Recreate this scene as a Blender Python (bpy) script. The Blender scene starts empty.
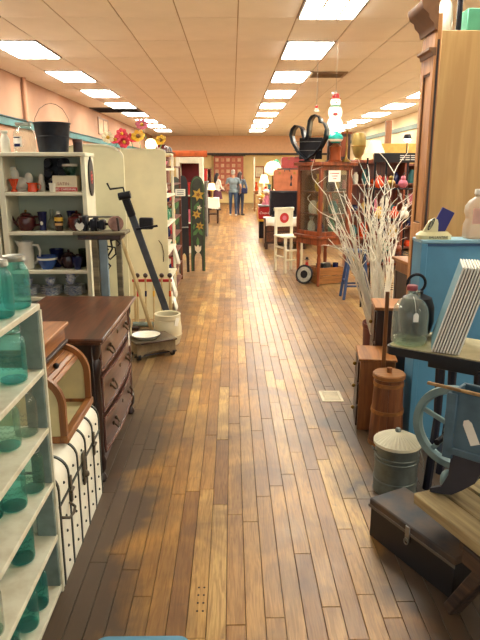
import bpy, bmesh, math, random
from mathutils import Vector, Matrix
random.seed(7)
PI = math.pi
scene = bpy.context.scene
COL = scene.collection

# ------------------------------------------------------------------ camera, world, exposure
F_PX, CAM_H = 600.0, 1.65
PITCH = math.atan(149 / F_PX)
YAW = math.atan(8 / F_PX * math.cos(PITCH))
cam_data = bpy.data.cameras.new('camera')
cam_data.sensor_fit = 'VERTICAL'
cam_data.sensor_height = 24.0
cam_data.lens = 24.0 * F_PX / 640.0
cam_data.clip_end = 200
cam = bpy.data.objects.new('camera', cam_data)
COL.objects.link(cam)
cam.location = (0, 0, CAM_H)
cam.rotation_euler = (PI / 2 - PITCH, 0, -YAW)
scene.camera = cam

world = bpy.data.worlds.new('world')
scene.world = world
world.use_nodes = True
world.node_tree.nodes['Background'].inputs[0].default_value = (0.92, 0.96, 1.0, 1)
world.node_tree.nodes['Background'].inputs[1].default_value = 1.1
LAMP_POWER = 18.0
scene.view_settings.view_transform = 'Standard'
scene.view_settings.look = 'None'
scene.view_settings.gamma = 1.0
scene.view_settings.use_curve_mapping = False
scene.view_settings.exposure = 1.05

# ------------------------------------------------------------------ mesh helpers
class MB:
    """collects shapes and links them as one mesh object"""
    def __init__(s):
        s.v = []; s.f = []; s.m = Matrix.Identity(4)
    def xf(s, loc=(0, 0, 0), rot=(0, 0, 0)):
        from mathutils import Euler
        s.m = Matrix.Translation(loc) @ Euler(rot).to_matrix().to_4x4(); return s
    def add(s, vs, fs):
        b = len(s.v)
        s.v += [tuple(s.m @ Vector(p)) for p in vs]
        s.f += [tuple(b + i for i in f) for f in fs]
        return s
    def box(s, x0, x1, y0, y1, z0, z1, bev=0.0):
        if bev <= 0:
            vs = [(x, y, z) for x in (x0, x1) for y in (y0, y1) for z in (z0, z1)]
            return s.add(vs, [(0, 1, 3, 2), (4, 6, 7, 5), (0, 4, 5, 1), (2, 3, 7, 6), (0, 2, 6, 4), (1, 5, 7, 3)])
        c = ((x0 + x1) / 2, (y0 + y1) / 2, (z0 + z1) / 2)
        h = ((x1 - x0) / 2, (y1 - y0) / 2, (z1 - z0) / 2)
        bev = min(bev, min(h) * .9)
        vs = []; idx = {}
        for sx in (-1, 1):
            for sy in (-1, 1):
                for sz in (-1, 1):
                    sg = (sx, sy, sz)
                    for a in range(3):
                        p = [c[k] + sg[k] * (h[k] - (0 if k == a else bev)) for k in range(3)]
                        idx[(sg, a)] = len(vs); vs.append(p)
        fs = []
        for a in range(3):
            b, d = (a + 1) % 3, (a + 2) % 3
            for sa in (-1, 1):
                q = []
                for sb, sd in ((-1, -1), (1, -1), (1, 1), (-1, 1)):
                    sg = [0, 0, 0]; sg[a] = sa; sg[b] = sb; sg[d] = sd
                    q.append(idx[(tuple(sg), a)])
                fs.append(q if sa > 0 else q[::-1])
            for sb in (-1, 1):
                for sd in (-1, 1):
                    q = []
                    for sa, w in ((-1, b), (1, b), (1, d), (-1, d)):
                        sg = [0, 0, 0]; sg[a] = sa; sg[b] = sb; sg[d] = sd
                        q.append(idx[(tuple(sg), w)])
                    fs.append(q)
        for sx in (-1, 1):
            for sy in (-1, 1):
                for sz in (-1, 1):
                    fs.append([idx[((sx, sy, sz), a)] for a in range(3)])
        return s.add(vs, fs)
    def cbox(s, c, d, bev=0.0):
        return s.box(c[0] - d[0] / 2, c[0] + d[0] / 2, c[1] - d[1] / 2, c[1] + d[1] / 2, c[2] - d[2] / 2, c[2] + d[2] / 2, bev)
    def bar(s, p0, p1, w, t, up=(0, 0, 1), bev=0.0):
        """rectangular bar from p0 to p1: w across, t along 'up'"""
        p0 = Vector(p0); p1 = Vector(p1); d = (p1 - p0); L = d.length; d.normalize()
        u = Vector(up); r = d.cross(u)
        if r.length < 1e-4: u = Vector((0, 1, 0)); r = d.cross(u)
        r.normalize(); u = r.cross(d)
        M = Matrix((r, d, u)).transposed().to_4x4(); M.translation = p0
        old = s.m; s.m = old @ M
        s.box(-w / 2, w / 2, 0, L, -t / 2, t / 2, bev); s.m = old
        return s
    def cyl(s, p0, p1, r0, r1=None, n=12, caps=True):
        return s.tube([p0, p1], [r0, r0 if r1 is None else r1], n, caps=caps)
    def tube(s, pts, r, n=8, closed=False, caps=True):
        pts = [Vector(p) for p in pts]; N = len(pts)
        rs = list(r) if isinstance(r, (list, tuple)) else [r] * N
        vs = []; prev = None
        for i, p in enumerate(pts):
            if closed: d = pts[(i + 1) % N] - pts[i - 1]
            else: d = pts[min(i + 1, N - 1)] - pts[max(i - 1, 0)]
            if d.length < 1e-9: d = Vector((0, 0, 1))
            d.normalize()
            if prev is None:
                a = Vector((0, 0, 1)) if abs(d.z) < .9 else Vector((1, 0, 0))
                u = d.cross(a).normalized()
            else:
                u = prev - d * prev.dot(d)
                if u.length < 1e-6: u = d.orthogonal()
                u.normalize()
            prev = u; w = d.cross(u)
            for k in range(n):
                t = 2 * PI * k / n
                vs.append(p + (u * math.cos(t) + w * math.sin(t)) * rs[i])
        fs = []
        for i in range(N if closed else N - 1):
            j = (i + 1) % N
            for k in range(n):
                l = (k + 1) % n
                fs.append((i * n + k, i * n + l, j * n + l, j * n + k))
        if caps and not closed:
            fs.append(tuple(range(n))[::-1]); fs.append(tuple((N - 1) * n + k for k in range(n)))
        return s.add(vs, fs)
    def lathe(s, prof, n=20, c=(0, 0, 0), cap=True):
        vs = []; fs = []; N = len(prof)
        for (r, z) in prof:
            for k in range(n):
                t = 2 * PI * k / n
                vs.append((c[0] + r * math.cos(t), c[1] + r * math.sin(t), c[2] + z))
        for i in range(N - 1):
            for k in range(n):
                l = (k + 1) % n
                fs.append((i * n + k, i * n + l, (i + 1) * n + l, (i + 1) * n + k))
        if cap:
            if prof[0][0] > 1e-5: fs.append(tuple(range(n))[::-1])
            if prof[-1][0] > 1e-5: fs.append(tuple((N - 1) * n + k for k in range(n)))
        return s.add(vs, fs)
    def ball(s, c, r, nu=14, nv=9):
        r = r if isinstance(r, (tuple, list)) else (r, r, r)
        vs = []; fs = []
        for j in range(nv + 1):
            a = -PI / 2 + PI * j / nv; cr = max(math.cos(a), 1e-4)
            for k in range(nu):
                t = 2 * PI * k / nu
                vs.append((c[0] + r[0] * cr * math.cos(t), c[1] + r[1] * cr * math.sin(t), c[2] + r[2] * math.sin(a)))
        for j in range(nv):
            for k in range(nu):
                l = (k + 1) % nu
                fs.append((j * nu + k, j * nu + l, (j + 1) * nu + l, (j + 1) * nu + k))
        return s.add(vs, fs)
    def prism(s, poly, t0, t1, axis='y'):
        """extrude a 2D outline; axis y: poly is (x,z); axis x: poly is (y,z); axis z: poly is (x,y)"""
        n = len(poly); vs = []
        for t in (t0, t1):
            for (a, b) in poly:
                vs.append((a, t, b) if axis == 'y' else (t, a, b) if axis == 'x' else (a, b, t))
        fs = [tuple(range(n)), tuple(range(n, 2 * n))[::-1]]
        for i in range(n):
            j = (i + 1) % n
            fs.append((i, i + n, j + n, j))
        return s.add(vs, fs)
    def strip(s, outer, inner, t0, t1, axis='y', closed=False):
        """extruded band between two equally long outlines"""
        n = len(outer)
        for i in range(n if closed else n - 1):
            j = (i + 1) % n
            s.prism([outer[i], outer[j], inner[j], inner[i]], t0, t1, axis)
        return s
    def build(s, name, m, parent=None, angle=38):
        me = bpy.data.meshes.new(name)
        me.from_pydata(s.v, [], s.f)
        bm = bmesh.new(); bm.from_mesh(me)
        bmesh.ops.remove_doubles(bm, verts=bm.verts, dist=1e-6)
        bmesh.ops.recalc_face_normals(bm, faces=bm.faces)
        bm.to_mesh(me); bm.free()
        me.shade_smooth(); me.set_sharp_from_angle(angle=math.radians(angle))
        me.materials.append(m)
        o = bpy.data.objects.new(name, me); COL.objects.link(o)
        if parent: o.parent = parent
        return o

def tag(o, label, cat, group=None, kind=None):
    o['label'] = label; o['category'] = cat
    if group: o['group'] = group
    if kind: o['kind'] = kind
    return o
def thing(name, label, cat, loc=(0, 0, 0), rz=0.0, group=None):
    o = bpy.data.objects.new(name, None); COL.objects.link(o)
    o.empty_display_size = .1
    o.location = loc; o.rotation_euler = (0, 0, rz)
    return tag(o, label, cat, group)
def place(o, loc, rz=0.0):
    o.location = loc; o.rotation_euler = (0, 0, rz); return o
def structure(o):
    o['kind'] = 'structure'; return o
def copy_tree(o, parent=None):
    c = o.copy(); COL.objects.link(c)
    if parent: c.parent = parent
    for ch in o.children: copy_tree(ch, c)
    return c
def arc(cx, cy, r, a0, a1, n, ry=None):
    ry = r if ry is None else ry
    return [(cx + r * math.cos(math.radians(a0 + (a1 - a0) * i / n)), cy + ry * math.sin(math.radians(a0 + (a1 - a0) * i / n))) for i in range(n + 1)]
def lettering(body, size, m, parent, loc, rot, name='lettering', shear=0.0, xs=1.0):
    cu = bpy.data.curves.new(name, 'FONT'); cu.body = body; cu.size = size; cu.align_x = 'CENTER'; cu.align_y = 'CENTER'
    cu.extrude = size * .02; cu.resolution_u = 2; cu.shear = shear
    t = bpy.data.objects.new(name, cu); COL.objects.link(t)
    bpy.context.view_layer.update()
    me = bpy.data.meshes.new_from_object(t)
    bpy.data.objects.remove(t)
    me.materials.clear(); me.materials.append(m)
    o = bpy.data.objects.new(name, me); COL.objects.link(o)
    o.parent = parent; o.location = loc; o.rotation_euler = rot; o.scale = (xs, 1, 1)
    return o

# ------------------------------------------------------------------ materials
def lin(c):
    return tuple(((v / 255) / 12.92 if v / 255 <= .04045 else ((v / 255 + .055) / 1.055) ** 2.4) for v in c) + (1,)
MATS = {}
def mat(name, rgb, rough=.5, metal=0.0, var=.12, scale=9.0, bump=0.0, spec=.5, coat=0.0, emit=None, rgb2=None):
    """painted or plain surface: base colour with blotchy wear and fine relief"""
    if name in MATS: return MATS[name]
    m = bpy.data.materials.new(name); m.use_nodes = True
    nt = m.node_tree; p = nt.nodes['Principled BSDF']
    p.inputs['Roughness'].default_value = rough; p.inputs['Metallic'].default_value = metal
    p.inputs['Specular IOR Level'].default_value = spec; p.inputs['Coat Weight'].default_value = coat
    tc = nt.nodes.new('ShaderNodeTexCoord'); no = nt.nodes.new('ShaderNodeTexNoise')
    no.inputs['Scale'].default_value = scale; no.inputs['Detail'].default_value = 5
    nt.links.new(tc.outputs['Object'], no.inputs['Vector'])
    cr = nt.nodes.new('ShaderNodeValToRGB')
    c = lin(rgb); d = lin(rgb2) if rgb2 else tuple(v * (1 - 2.2 * var) for v in c[:3]) + (1,)
    cr.color_ramp.elements[0].position = .32; cr.color_ramp.elements[0].color = d
    cr.color_ramp.elements[1].position = .62; cr.color_ramp.elements[1].color = c
    nt.links.new(no.outputs['Fac'], cr.inputs['Fac']); nt.links.new(cr.outputs['Color'], p.inputs['Base Color'])
    if bump > 0:
        b = nt.nodes.new('ShaderNodeBump'); b.inputs['Strength'].default_value = bump; b.inputs['Distance'].default_value = .01
        nt.links.new(no.outputs['Fac'], b.inputs['Height']); nt.links.new(b.outputs['Normal'], p.inputs['Normal'])
    if emit:
        p.inputs['Emission Color'].default_value = lin(emit[0]); p.inputs['Emission Strength'].default_value = emit[1]
    MATS[name] = m; return m
def wood(name, rgb, rgb2, axis='z', rough=.4, scale=14.0, spec=.5, stretch=.09):
    """grain running along one object axis"""
    if name in MATS: return MATS[name]
    m = bpy.data.materials.new(name); m.use_nodes = True
    nt = m.node_tree; p = nt.nodes['Principled BSDF']
    p.inputs['Roughness'].default_value = rough; p.inputs['Specular IOR Level'].default_value = spec
    tc = nt.nodes.new('ShaderNodeTexCoord'); mp = nt.nodes.new('ShaderNodeMapping')
    sc = [1, 1, 1]; sc['xyz'.index(axis)] = stretch
    mp.inputs['Scale'].default_value = sc
    n1 = nt.nodes.new('ShaderNodeTexNoise'); n1.inputs['Scale'].default_value = scale; n1.inputs['Detail'].default_value = 6; n1.inputs['Distortion'].default_value = 1.2
    n2 = nt.nodes.new('ShaderNodeTexNoise'); n2.inputs['Scale'].default_value = scale * 5; n2.inputs['Detail'].default_value = 3
    cr = nt.nodes.new('ShaderNodeValToRGB')
    cr.color_ramp.elements[0].position = .35; cr.color_ramp.elements[0].color = lin(rgb2)
    cr.color_ramp.elements[1].position = .65; cr.color_ramp.elements[1].color = lin(rgb)
    mx = nt.nodes.new('ShaderNodeMath'); mx.operation = 'MULTIPLY_ADD'; mx.inputs[1].default_value = .35
    nt.links.new(tc.outputs['Object'], mp.inputs['Vector'])
    nt.links.new(mp.outputs['Vector'], n1.inputs['Vector']); nt.links.new(mp.outputs['Vector'], n2.inputs['Vector'])
    sb = nt.nodes.new('ShaderNodeMath'); sb.operation = 'SUBTRACT'; sb.inputs[1].default_value = .5
    nt.links.new(n2.outputs['Fac'], sb.inputs[0]); nt.links.new(sb.outputs[0], mx.inputs[0]); nt.links.new(n1.outputs['Fac'], mx.inputs[2])
    nt.links.new(mx.outputs[0], cr.inputs['Fac']); nt.links.new(cr.outputs['Color'], p.inputs['Base Color'])
    b = nt.nodes.new('ShaderNodeBump'); b.inputs['Strength'].default_value = .12; b.inputs['Distance'].default_value = .004
    nt.links.new(n2.outputs['Fac'], b.inputs['Height']); nt.links.new(b.outputs['Normal'], p.inputs['Normal'])
    MATS[name] = m; return m
def glass(name, rgb, body=.12, rough=.03, wavy=.15):
    """single-wall glass: tinted see-through wall with fresnel gloss and a little body colour"""
    if name in MATS: return MATS[name]
    m = bpy.data.materials.new(name); m.use_nodes = True
    nt = m.node_tree; nt.nodes.remove(nt.nodes['Principled BSDF']); out = nt.nodes['Material Output']
    tr = nt.nodes.new('ShaderNodeBsdfTransparent'); tr.inputs[0].default_value = lin(rgb)
    gl = nt.nodes.new('ShaderNodeBsdfGlossy'); gl.inputs['Roughness'].default_value = rough
    df = nt.nodes.new('ShaderNodeBsdfTranslucent'); df.inputs['Color'].default_value = lin(rgb)
    fc = nt.nodes.new('ShaderNodeLayerWeight'); fc.inputs[0].default_value = .5
    pw = nt.nodes.new('ShaderNodeMath'); pw.operation = 'POWER'; pw.inputs[1].default_value = 5.0; nt.links.new(fc.outputs['Facing'], pw.inputs[0])
    fr = nt.nodes.new('ShaderNodeMath'); fr.operation = 'MULTIPLY_ADD'; fr.inputs[1].default_value = .9; fr.inputs[2].default_value = .06; nt.links.new(pw.outputs[0], fr.inputs[0])
    no = nt.nodes.new('ShaderNodeTexNoise'); no.inputs['Scale'].default_value = 30
    bp = nt.nodes.new('ShaderNodeBump'); bp.inputs['Strength'].default_value = wavy; bp.inputs['Distance'].default_value = .005
    nt.links.new(no.outputs['Fac'], bp.inputs['Height']); nt.links.new(bp.outputs['Normal'], gl.inputs['Normal'])
    lw = nt.nodes.new('ShaderNodeLayerWeight'); lw.inputs[0].default_value = .35
    ma = nt.nodes.new('ShaderNodeMath'); ma.operation = 'MULTIPLY_ADD'; ma.inputs[1].default_value = .16; ma.inputs[2].default_value = body
    nt.links.new(lw.outputs['Facing'], ma.inputs[0])
    m1 = nt.nodes.new('ShaderNodeMixShader'); m2 = nt.nodes.new('ShaderNodeMixShader')
    nt.links.new(ma.outputs[0], m1.inputs[0]); nt.links.new(tr.outputs[0], m1.inputs[1]); nt.links.new(df.outputs[0], m1.inputs[2])
    nt.links.new(fr.outputs[0], m2.inputs[0]); nt.links.new(m1.outputs[0], m2.inputs[1]); nt.links.new(gl.outputs[0], m2.inputs[2])
    nt.links.new(m2.outputs[0], out.inputs[0])
    MATS[name] = m; return m
def lamp_mat(name, rgb, power):
    if name in MATS: return MATS[name]
    m = bpy.data.materials.new(name); m.use_nodes = True
    p = m.node_tree.nodes['Principled BSDF']
    p.inputs['Base Color'].default_value = (.9, .9, .9, 1)
    p.inputs['Emission Color'].default_value = lin(rgb); p.inputs['Emission Strength'].default_value = power
    MATS[name] = m; return m

def plank_mat():
    m = bpy.data.materials.new('floor_board_oak'); m.use_nodes = True
    nt = m.node_tree; p = nt.nodes['Principled BSDF']; N = nt.nodes.new; L = nt.links.new
    ge = N('ShaderNodeNewGeometry'); at = N('ShaderNodeAttribute'); at.attribute_name = 'tint'
    sx = N('ShaderNodeSeparateXYZ'); L(ge.outputs['Position'], sx.inputs[0])
    sc = N('ShaderNodeSeparateColor'); L(at.outputs['Color'], sc.inputs[0])
    def math_(op, a, b=None, c=None):
        n = N('ShaderNodeMath'); n.operation = op
        for i, v in enumerate((a, b, c)):
            if v is None: continue
            if isinstance(v, (int, float)): n.inputs[i].default_value = v
            else: L(v, n.inputs[i])
        return n.outputs[0]
    def ramp(fac, stops):
        n = N('ShaderNodeValToRGB'); L(fac, n.inputs[0])
        e = n.color_ramp.elements
        while len(e) < len(stops): e.new(.5)
        for k, (pos, col) in enumerate(stops): e[k].position = pos; e[k].color = col if len(col) == 4 else lin(col)
        return n.outputs[0]
    def mix(f, a, b, mode='MIX'):
        n = N('ShaderNodeMix'); n.data_type = 'RGBA'; n.blend_type = mode
        if isinstance(f, float): n.inputs[0].default_value = f
        else: L(f, n.inputs[0])
        L(a, n.inputs[6]); 
        if isinstance(b, tuple): n.inputs[7].default_value = b
        else: L(b, n.inputs[7])
        return n.outputs[2]
    def noise(vec, scale, detail=4, dist=0.0):
        n = N('ShaderNodeTexNoise'); n.inputs['Scale'].default_value = scale; n.inputs['Detail'].default_value = detail; n.inputs['Distortion'].default_value = dist
        if vec is not None: L(vec, n.inputs['Vector'])
        return n.outputs['Fac']
    # grain, shifted per board
    cx = N('ShaderNodeCombineXYZ')
    L(math_('MULTIPLY_ADD', sc.outputs[0], 37.0, math_('MULTIPLY', sx.outputs[0], 1.0)), cx.inputs[0])
    L(math_('MULTIPLY', sx.outputs[1], .07), cx.inputs[1]); L(math_('MULTIPLY', sc.outputs[1], 9.0), cx.inputs[2])
    grain = noise(cx.outputs[0], 55, 5, 1.6)
    fine = noise(cx.outputs[0], 220, 3, .4)
    board = ramp(sc.outputs[0], [(0, (148, 104, 56)), (.3, (176, 128, 68)), (.75, (194, 147, 80)), (1, (218, 178, 108))])
    g1 = ramp(grain, [(.36, (.55, .46, .38, 1)), (.58, (1, 1, 1, 1))])
    col = mix(.75, board, g1, 'MULTIPLY')
    g2 = ramp(fine, [(.35, (.72, .68, .64, 1)), (.6, (1, 1, 1, 1))])
    col = mix(.45, col, g2, 'MULTIPLY')
    # ground-in dirt and worn-off finish, heaviest along the two sides of the walked strip
    n1 = noise(ge.outputs['Position'], 1.5, 6, .5); n2 = noise(ge.outputs['Position'], 6, 5, .6)
    wob = math_('ADD', math_('MULTIPLY', math_('SUBTRACT', n1, .5), 1.3), math_('MULTIPLY', math_('SUBTRACT', n2, .5), .45))
    off = math_('ABSOLUTE', math_('SUBTRACT', sx.outputs[0], .10))
    side = math_('SUBTRACT', math_('ADD', off, math_('MULTIPLY', wob, .7)), .37)
    side = ramp(math_('MULTIPLY', side, 2.6), [(.10, (0, 0, 0, 1)), (.75, (1, 1, 1, 1))])
    fade = N('ShaderNodeMapRange'); L(sx.outputs[1], fade.inputs[0]); fade.inputs[1].default_value = 3.6; fade.inputs[2].default_value = 6.0
    fade.inputs[3].default_value = .96; fade.inputs[4].default_value = .45
    side = math_('MULTIPLY', side, fade.outputs[0])
    # a scuffed dark band that crosses the boards
    band = math_('SUBTRACT', 1.0, math_('MULTIPLY', math_('ABSOLUTE', math_('SUBTRACT', math_('ADD', sx.outputs[1], math_('MULTIPLY', wob, .8)), 3.55)), 1.8))
    band = math_('MULTIPLY', math_('MAXIMUM', band, 0.0), math_('MULTIPLY', n2, .95))
    spots = ramp(noise(ge.outputs['Position'], 17, 4, .3), [(.66, (0, 0, 0, 1)), (.76, (.7, .7, .7, 1))])
    dirt = math_('MINIMUM', math_('MAXIMUM', math_('MAXIMUM', side, math_('MULTIPLY', band, .8)), math_('MULTIPLY', spots, .6)), .95)
    patch = ramp(noise(ge.outputs['Position'], 2.7, 7, .8), [(.44, (0, 0, 0, 1)), (.66, (.62, .62, .62, 1))])
    col = mix(patch, col, lin((104, 74, 50)))
    col = mix(dirt, col, lin((80, 66, 54)))
    L(col, p.inputs['Base Color'])
    L(math_('MULTIPLY_ADD', n2, .25, .27), p.inputs['Roughness'])
    p.inputs['Specular IOR Level'].default_value = .45
    b = N('ShaderNodeBump'); b.inputs['Strength'].default_value = .2; b.inputs['Distance'].default_value = .002
    L(grain, b.inputs['Height']); L(b.outputs['Normal'], p.inputs['Normal'])
    return m

# ------------------------------------------------------------------ palette
cream = mat('cream_paint', (216, 208, 170), .55, var=.06, scale=4)
white_paint = mat('white_paint', (226, 220, 196), .5, var=.07, scale=6)
shelf_white = mat('shelf_white', (222, 218, 192), .5, var=.05, scale=5)
old_white = mat('chippy_white_paint', (224, 220, 198), .6, var=.1, scale=16, bump=.1, rgb2=(204, 196, 170))
grey_plank = mat('weathered_grey_paint', (126, 142, 136), .7, var=.15, scale=14, bump=.2)
black_iron = mat('black_iron', (34, 33, 40), .45, .6, var=.15, scale=12)
black_paint = mat('black_paint', (26, 26, 34), .4, var=.1)
brass = mat('aged_brass', (150, 118, 60), .35, .9, var=.15)
steel = mat('dull_steel', (150, 152, 150), .4, .9, var=.12, scale=16)
mahogany = wood('mahogany', (104, 62, 40), (56, 32, 24), 'y', .3)
mahogany_shaded = wood('mahogany_upright_shaded', (54, 32, 28), (28, 20, 22), 'z', .3)  # upright grain; shade on the chest's unlit sides is put into this colour
dark_wood = wood('dark_walnut', (64, 38, 28), (36, 20, 18), 'z', .4)
oak = wood('golden_oak', (172, 112, 56), (128, 78, 38), 'y', .4)
oak_z = wood('golden_oak_upright', (160, 102, 54), (118, 72, 38), 'z', .4)
oak_x = wood('golden_oak_across', (168, 112, 60), (122, 78, 40), 'x', .4)
cabinet_oak = wood('cabinet_oak', (200, 142, 86), (166, 110, 62), 'z', .4)
pale_oak = wood('plain_pine_board', (214, 172, 110), (196, 152, 92), 'z', .5, 7)
raw_wood = wood('raw_plank', (176, 144, 96), (120, 92, 58), 'y', .75, 10)
cherry = wood('cherry_wood', (150, 74, 40), (98, 42, 24), 'z', .3)
paper = mat('white_paper', (238, 234, 222), .7, var=.02)
navy = mat('navy_glaze', (28, 34, 78), .2, var=.1)
maroon = mat('maroon_glaze', (70, 24, 26), .12, var=.12)
white_glaze = mat('white_glaze', (232, 228, 212), .2, var=.04)
orange_glaze = mat('orange_red_glaze', (214, 74, 36), .25, var=.1)
teal_paint = mat('teal_paint', (48, 112, 114), .5, var=.15, scale=6)
blue_paint = mat('blue_paint', (88, 150, 186), .5, var=.08, scale=5)
plaster = mat('wall_plaster', (178, 134, 106), .8, var=.05, scale=2, bump=.05)
green = mat('green_paint', (66, 140, 104), .5)
red = mat('red_paint', (190, 36, 36), .35)
yellow = mat('yellow_paint', (226, 178, 50), .4)
clear_glass = glass('clear_glass', (236, 240, 234), .05)
aqua_glass = glass('aqua_glass', (168, 230, 226), .08, .05, .5)
deep_aqua = glass('deep_aqua_glass', (140, 220, 218), .10, .05, .5)
pale_aqua = glass('pale_aqua_glass', (206, 236, 228), .05, .05, .5)
pane_glass = glass('pane_glass', (240, 242, 238), .01, .02, 0.0)
zinc = mat('zinc', (172, 172, 160), .45, .8, var=.15, scale=25)
PLANK = plank_mat()

# ------------------------------------------------------------------ room shell
X0, X1, Y0, Y1, ZC = -4.125, 5.675, -2.69, 32.7, 3.42
floor = structure(MB().box(X0, X1, Y0, Y1, -.15, -.012).build('floor', mat('subfloor', (40, 28, 22), .9)))
def tint_mesh(me, cols):
    at = me.attributes.new('tint', 'FLOAT_COLOR', 'POINT')
    at.data.foreach_set('color', [c for col in cols for c in col])
W = .0745
rest_v, rest_f, rest_c = [], [], []
n_board = 0
ix = 0
x = X0
while x < X1 - .02:
    y = Y0 - random.random() * .8
    far = x < -1.05 or x > 1.45
    while y < Y1:
        ln = random.uniform(.42, 1.35) if y < 14 else random.uniform(1.5, 3.0)
        ya, yb = max(y, Y0), min(y + ln, Y1)
        y += ln
        if yb - ya < .02: continue
        g = .0011
        dz = random.uniform(-.0007, .0004)
        col = (random.random(), random.random(), 0, 1)
        xa, xb = x + g, min(x + W, X1) - g; ya += g; yb -= g
        zt = dz; c = .0012
        vs = [(xa, ya, -.012), (xb, ya, -.012), (xb, yb, -.012), (xa, yb, -.012),
              (xa, ya, zt - c), (xb, ya, zt - c), (xb, yb, zt - c), (xa, yb, zt - c),
              (xa + c, ya + c, zt), (xb - c, ya + c, zt), (xb - c, yb - c, zt), (xa + c, yb - c, zt)]
        fs = [(8, 9, 10, 11)] + [(i, (i + 1) % 4, (i + 1) % 4 + 4, i + 4) for i in range(4)] + [(i + 4, (i + 1) % 4 + 4, (i + 1) % 4 + 8, i + 8) for i in range(4)]
        near = (not far) and yb > 1.35 and ya < 5.0 or (-.72 < x < 1.2 and 5.0 <= ya < 7.4)
        if near and n_board < 298:
            me = bpy.data.meshes.new('plank'); me.from_pydata(vs, [], fs); tint_mesh(me, [col] * 12); me.materials.append(PLANK)
            o = bpy.data.objects.new('plank', me); COL.objects.link(o); o.parent = floor; n_board += 1
        else:
            b = len(rest_v); rest_v += vs; rest_f += [tuple(b + i for i in f) for f in fs]; rest_c += [col] * 12
    x += W
me = bpy.data.meshes.new('floor_planks'); me.from_pydata(rest_v, [], rest_f); tint_mesh(me, rest_c); me.materials.append(PLANK)
o = bpy.data.objects.new('floor_planks', me); COL.objects.link(o); o.parent = floor; o['kind'] = 'stuff'

# ceiling: grid, tiles, lights
TW, TL = .70, 1.31
tile_m = mat('ceiling_tile', (250, 243, 234), .9, var=.04, scale=1.2)
grid_m = mat('ceiling_grid', (186, 160, 132), .6, var=.03)
ceiling = structure(MB().box(X0, X1, Y0, Y1, ZC + .012, ZC + .10).build('ceiling', grid_m))
YR0 = 9.10 - 9 * TL
light_cells = set(); skip = set()
for r in range(0, 28):
    if (r - 9) % 2 == 0 and YR0 + (r + 1) * TL < 30.5:
        for c in (1, 7, 12): light_cells.add((c, r)) if YR0 + r * TL > 3.0 or c == 12 else None
for c in (0, 1): skip.add((c, 16))          # air return grille by the wall
tile0 = None; rest = MB(); nt_ = 0
for r in range(0, 28):
    for c in range(14):
        xa, ya = X0 + c * TW, YR0 + r * TL
        if ya + TL > Y1 + .02 or (c, r) in light_cells or (c, r) in skip: continue
        in_view = 5.0 < ya < 22.5
        if in_view and nt_ < 298:
            if tile0 is None:
                tile0 = MB().box(.007, TW - .007, .007, TL - .007, 0, .011, .002).build('ceiling_tile', tile_m, ceiling).data
                o = bpy.data.objects['ceiling_tile']
            else:
                o = bpy.data.objects.new('ceiling_tile', tile0); COL.objects.link(o); o.parent = ceiling
            o.location = (xa, ya, ZC + random.uniform(-.001, .001)); nt_ += 1
        else:
            rest.box(xa + .007, xa + TW - .007, ya + .007, ya + TL - .007, ZC, ZC + .011)
o = rest.build('ceiling_tiles', tile_m, ceiling); o['kind'] = 'stuff'
diff_m = lamp_mat('fluorescent_diffuser', (253, 251, 236), LAMP_POWER)
lamp0 = None
row_word = {1: 'fluorescent ceiling light in the row along the teal-trimmed wall', 7: 'fluorescent ceiling light in the row over the walked aisle', 12: 'fluorescent ceiling light in the row beyond the glass cabinet'}
row_group = {1: 'ceiling lights by the teal trim', 7: 'ceiling lights over the aisle', 12: 'ceiling lights far from the teal trim'}
for (c, r) in sorted(light_cells, key=lambda q: (q[0], q[1])):
    loc = (X0 + c * TW, YR0 + r * TL, ZC)
    if lamp0 is None:
        lamp0 = thing('ceiling_light', '', 'light')
        fm = MB()
        for (a, b, d, e) in ((.004, TW - .004, .004, .034), (.004, TW - .004, TL - .034, TL - .004), (.004, .034, .034, TL - .034), (TW - .034, TW - .004, .034, TL - .034)):
            fm.box(a, b, d, e, -.012, .012, .003)
        fm.build('frame', mat('lamp_frame', (112, 98, 84), .5, var=.02), lamp0)
        MB().box(.034, TW - .034, .034, TL - .034, -.024, .008, .008).build('diffuser', diff_m, lamp0)
        for k in (1, 2):
            MB().box(TW * k / 3 - .012, TW * k / 3 + .012, .034, TL - .034, -.029, -.023).build('louver', mat('louver_white', (214, 200, 176), .5, var=.02), lamp0)
        L_ = lamp0
    else:
        L_ = copy_tree(lamp0)
    L_.location = loc; L_['label'] = row_word[c]; L_['group'] = row_group[c]
# air vent over the aisle and the dark return grille by the wall
v = thing('ceiling_vent', 'grey louvred air vent set in the ceiling beside the aisle lights', 'vent', (1.475, 11.75, ZC - .004))
fm = MB()
for (a, b, d, e) in ((0, .66, 0, .05), (0, .66, .57, .62), (0, .05, .05, .57), (.61, .66, .05, .57)): fm.box(a, b, d, e, -.02, .003, .004)
vent_m = mat('vent_grey', (150, 128, 104), .5, .3)
fm.build('frame', vent_m, v)
for k in range(9): MB().xf((.33, .09 + k * .054, -.006), (math.radians(35), 0, 0)).box(-.28, .28, -.018, .018, -.002, .002).build('slat', vent_m, v)
v = thing('air_return', 'dark open air return in the ceiling by the teal-trimmed wall', 'vent', (X0 + .02, YR0 + 16 * TL, ZC))
fm = MB()
for (a, b, d, e) in ((0, 1.36, 0, .06), (0, 1.36, 1.25, 1.31), (0, .06, .06, 1.25), (1.3, 1.36, .06, 1.25)): fm.box(a, b, d, e, -.02, .011, .004)
fm.build('frame', black_paint, v)
for k in range(11): MB().xf((.68, .13 + k * .108, -.004), (math.radians(40), 0, 0)).box(-.62, .62, -.03, .03, -.003, .003).build('slat', black_paint, v)
MB().box(.06, 1.3, .06, 1.25, .008, .0115).build('duct_mouth', black_paint, v)

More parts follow.
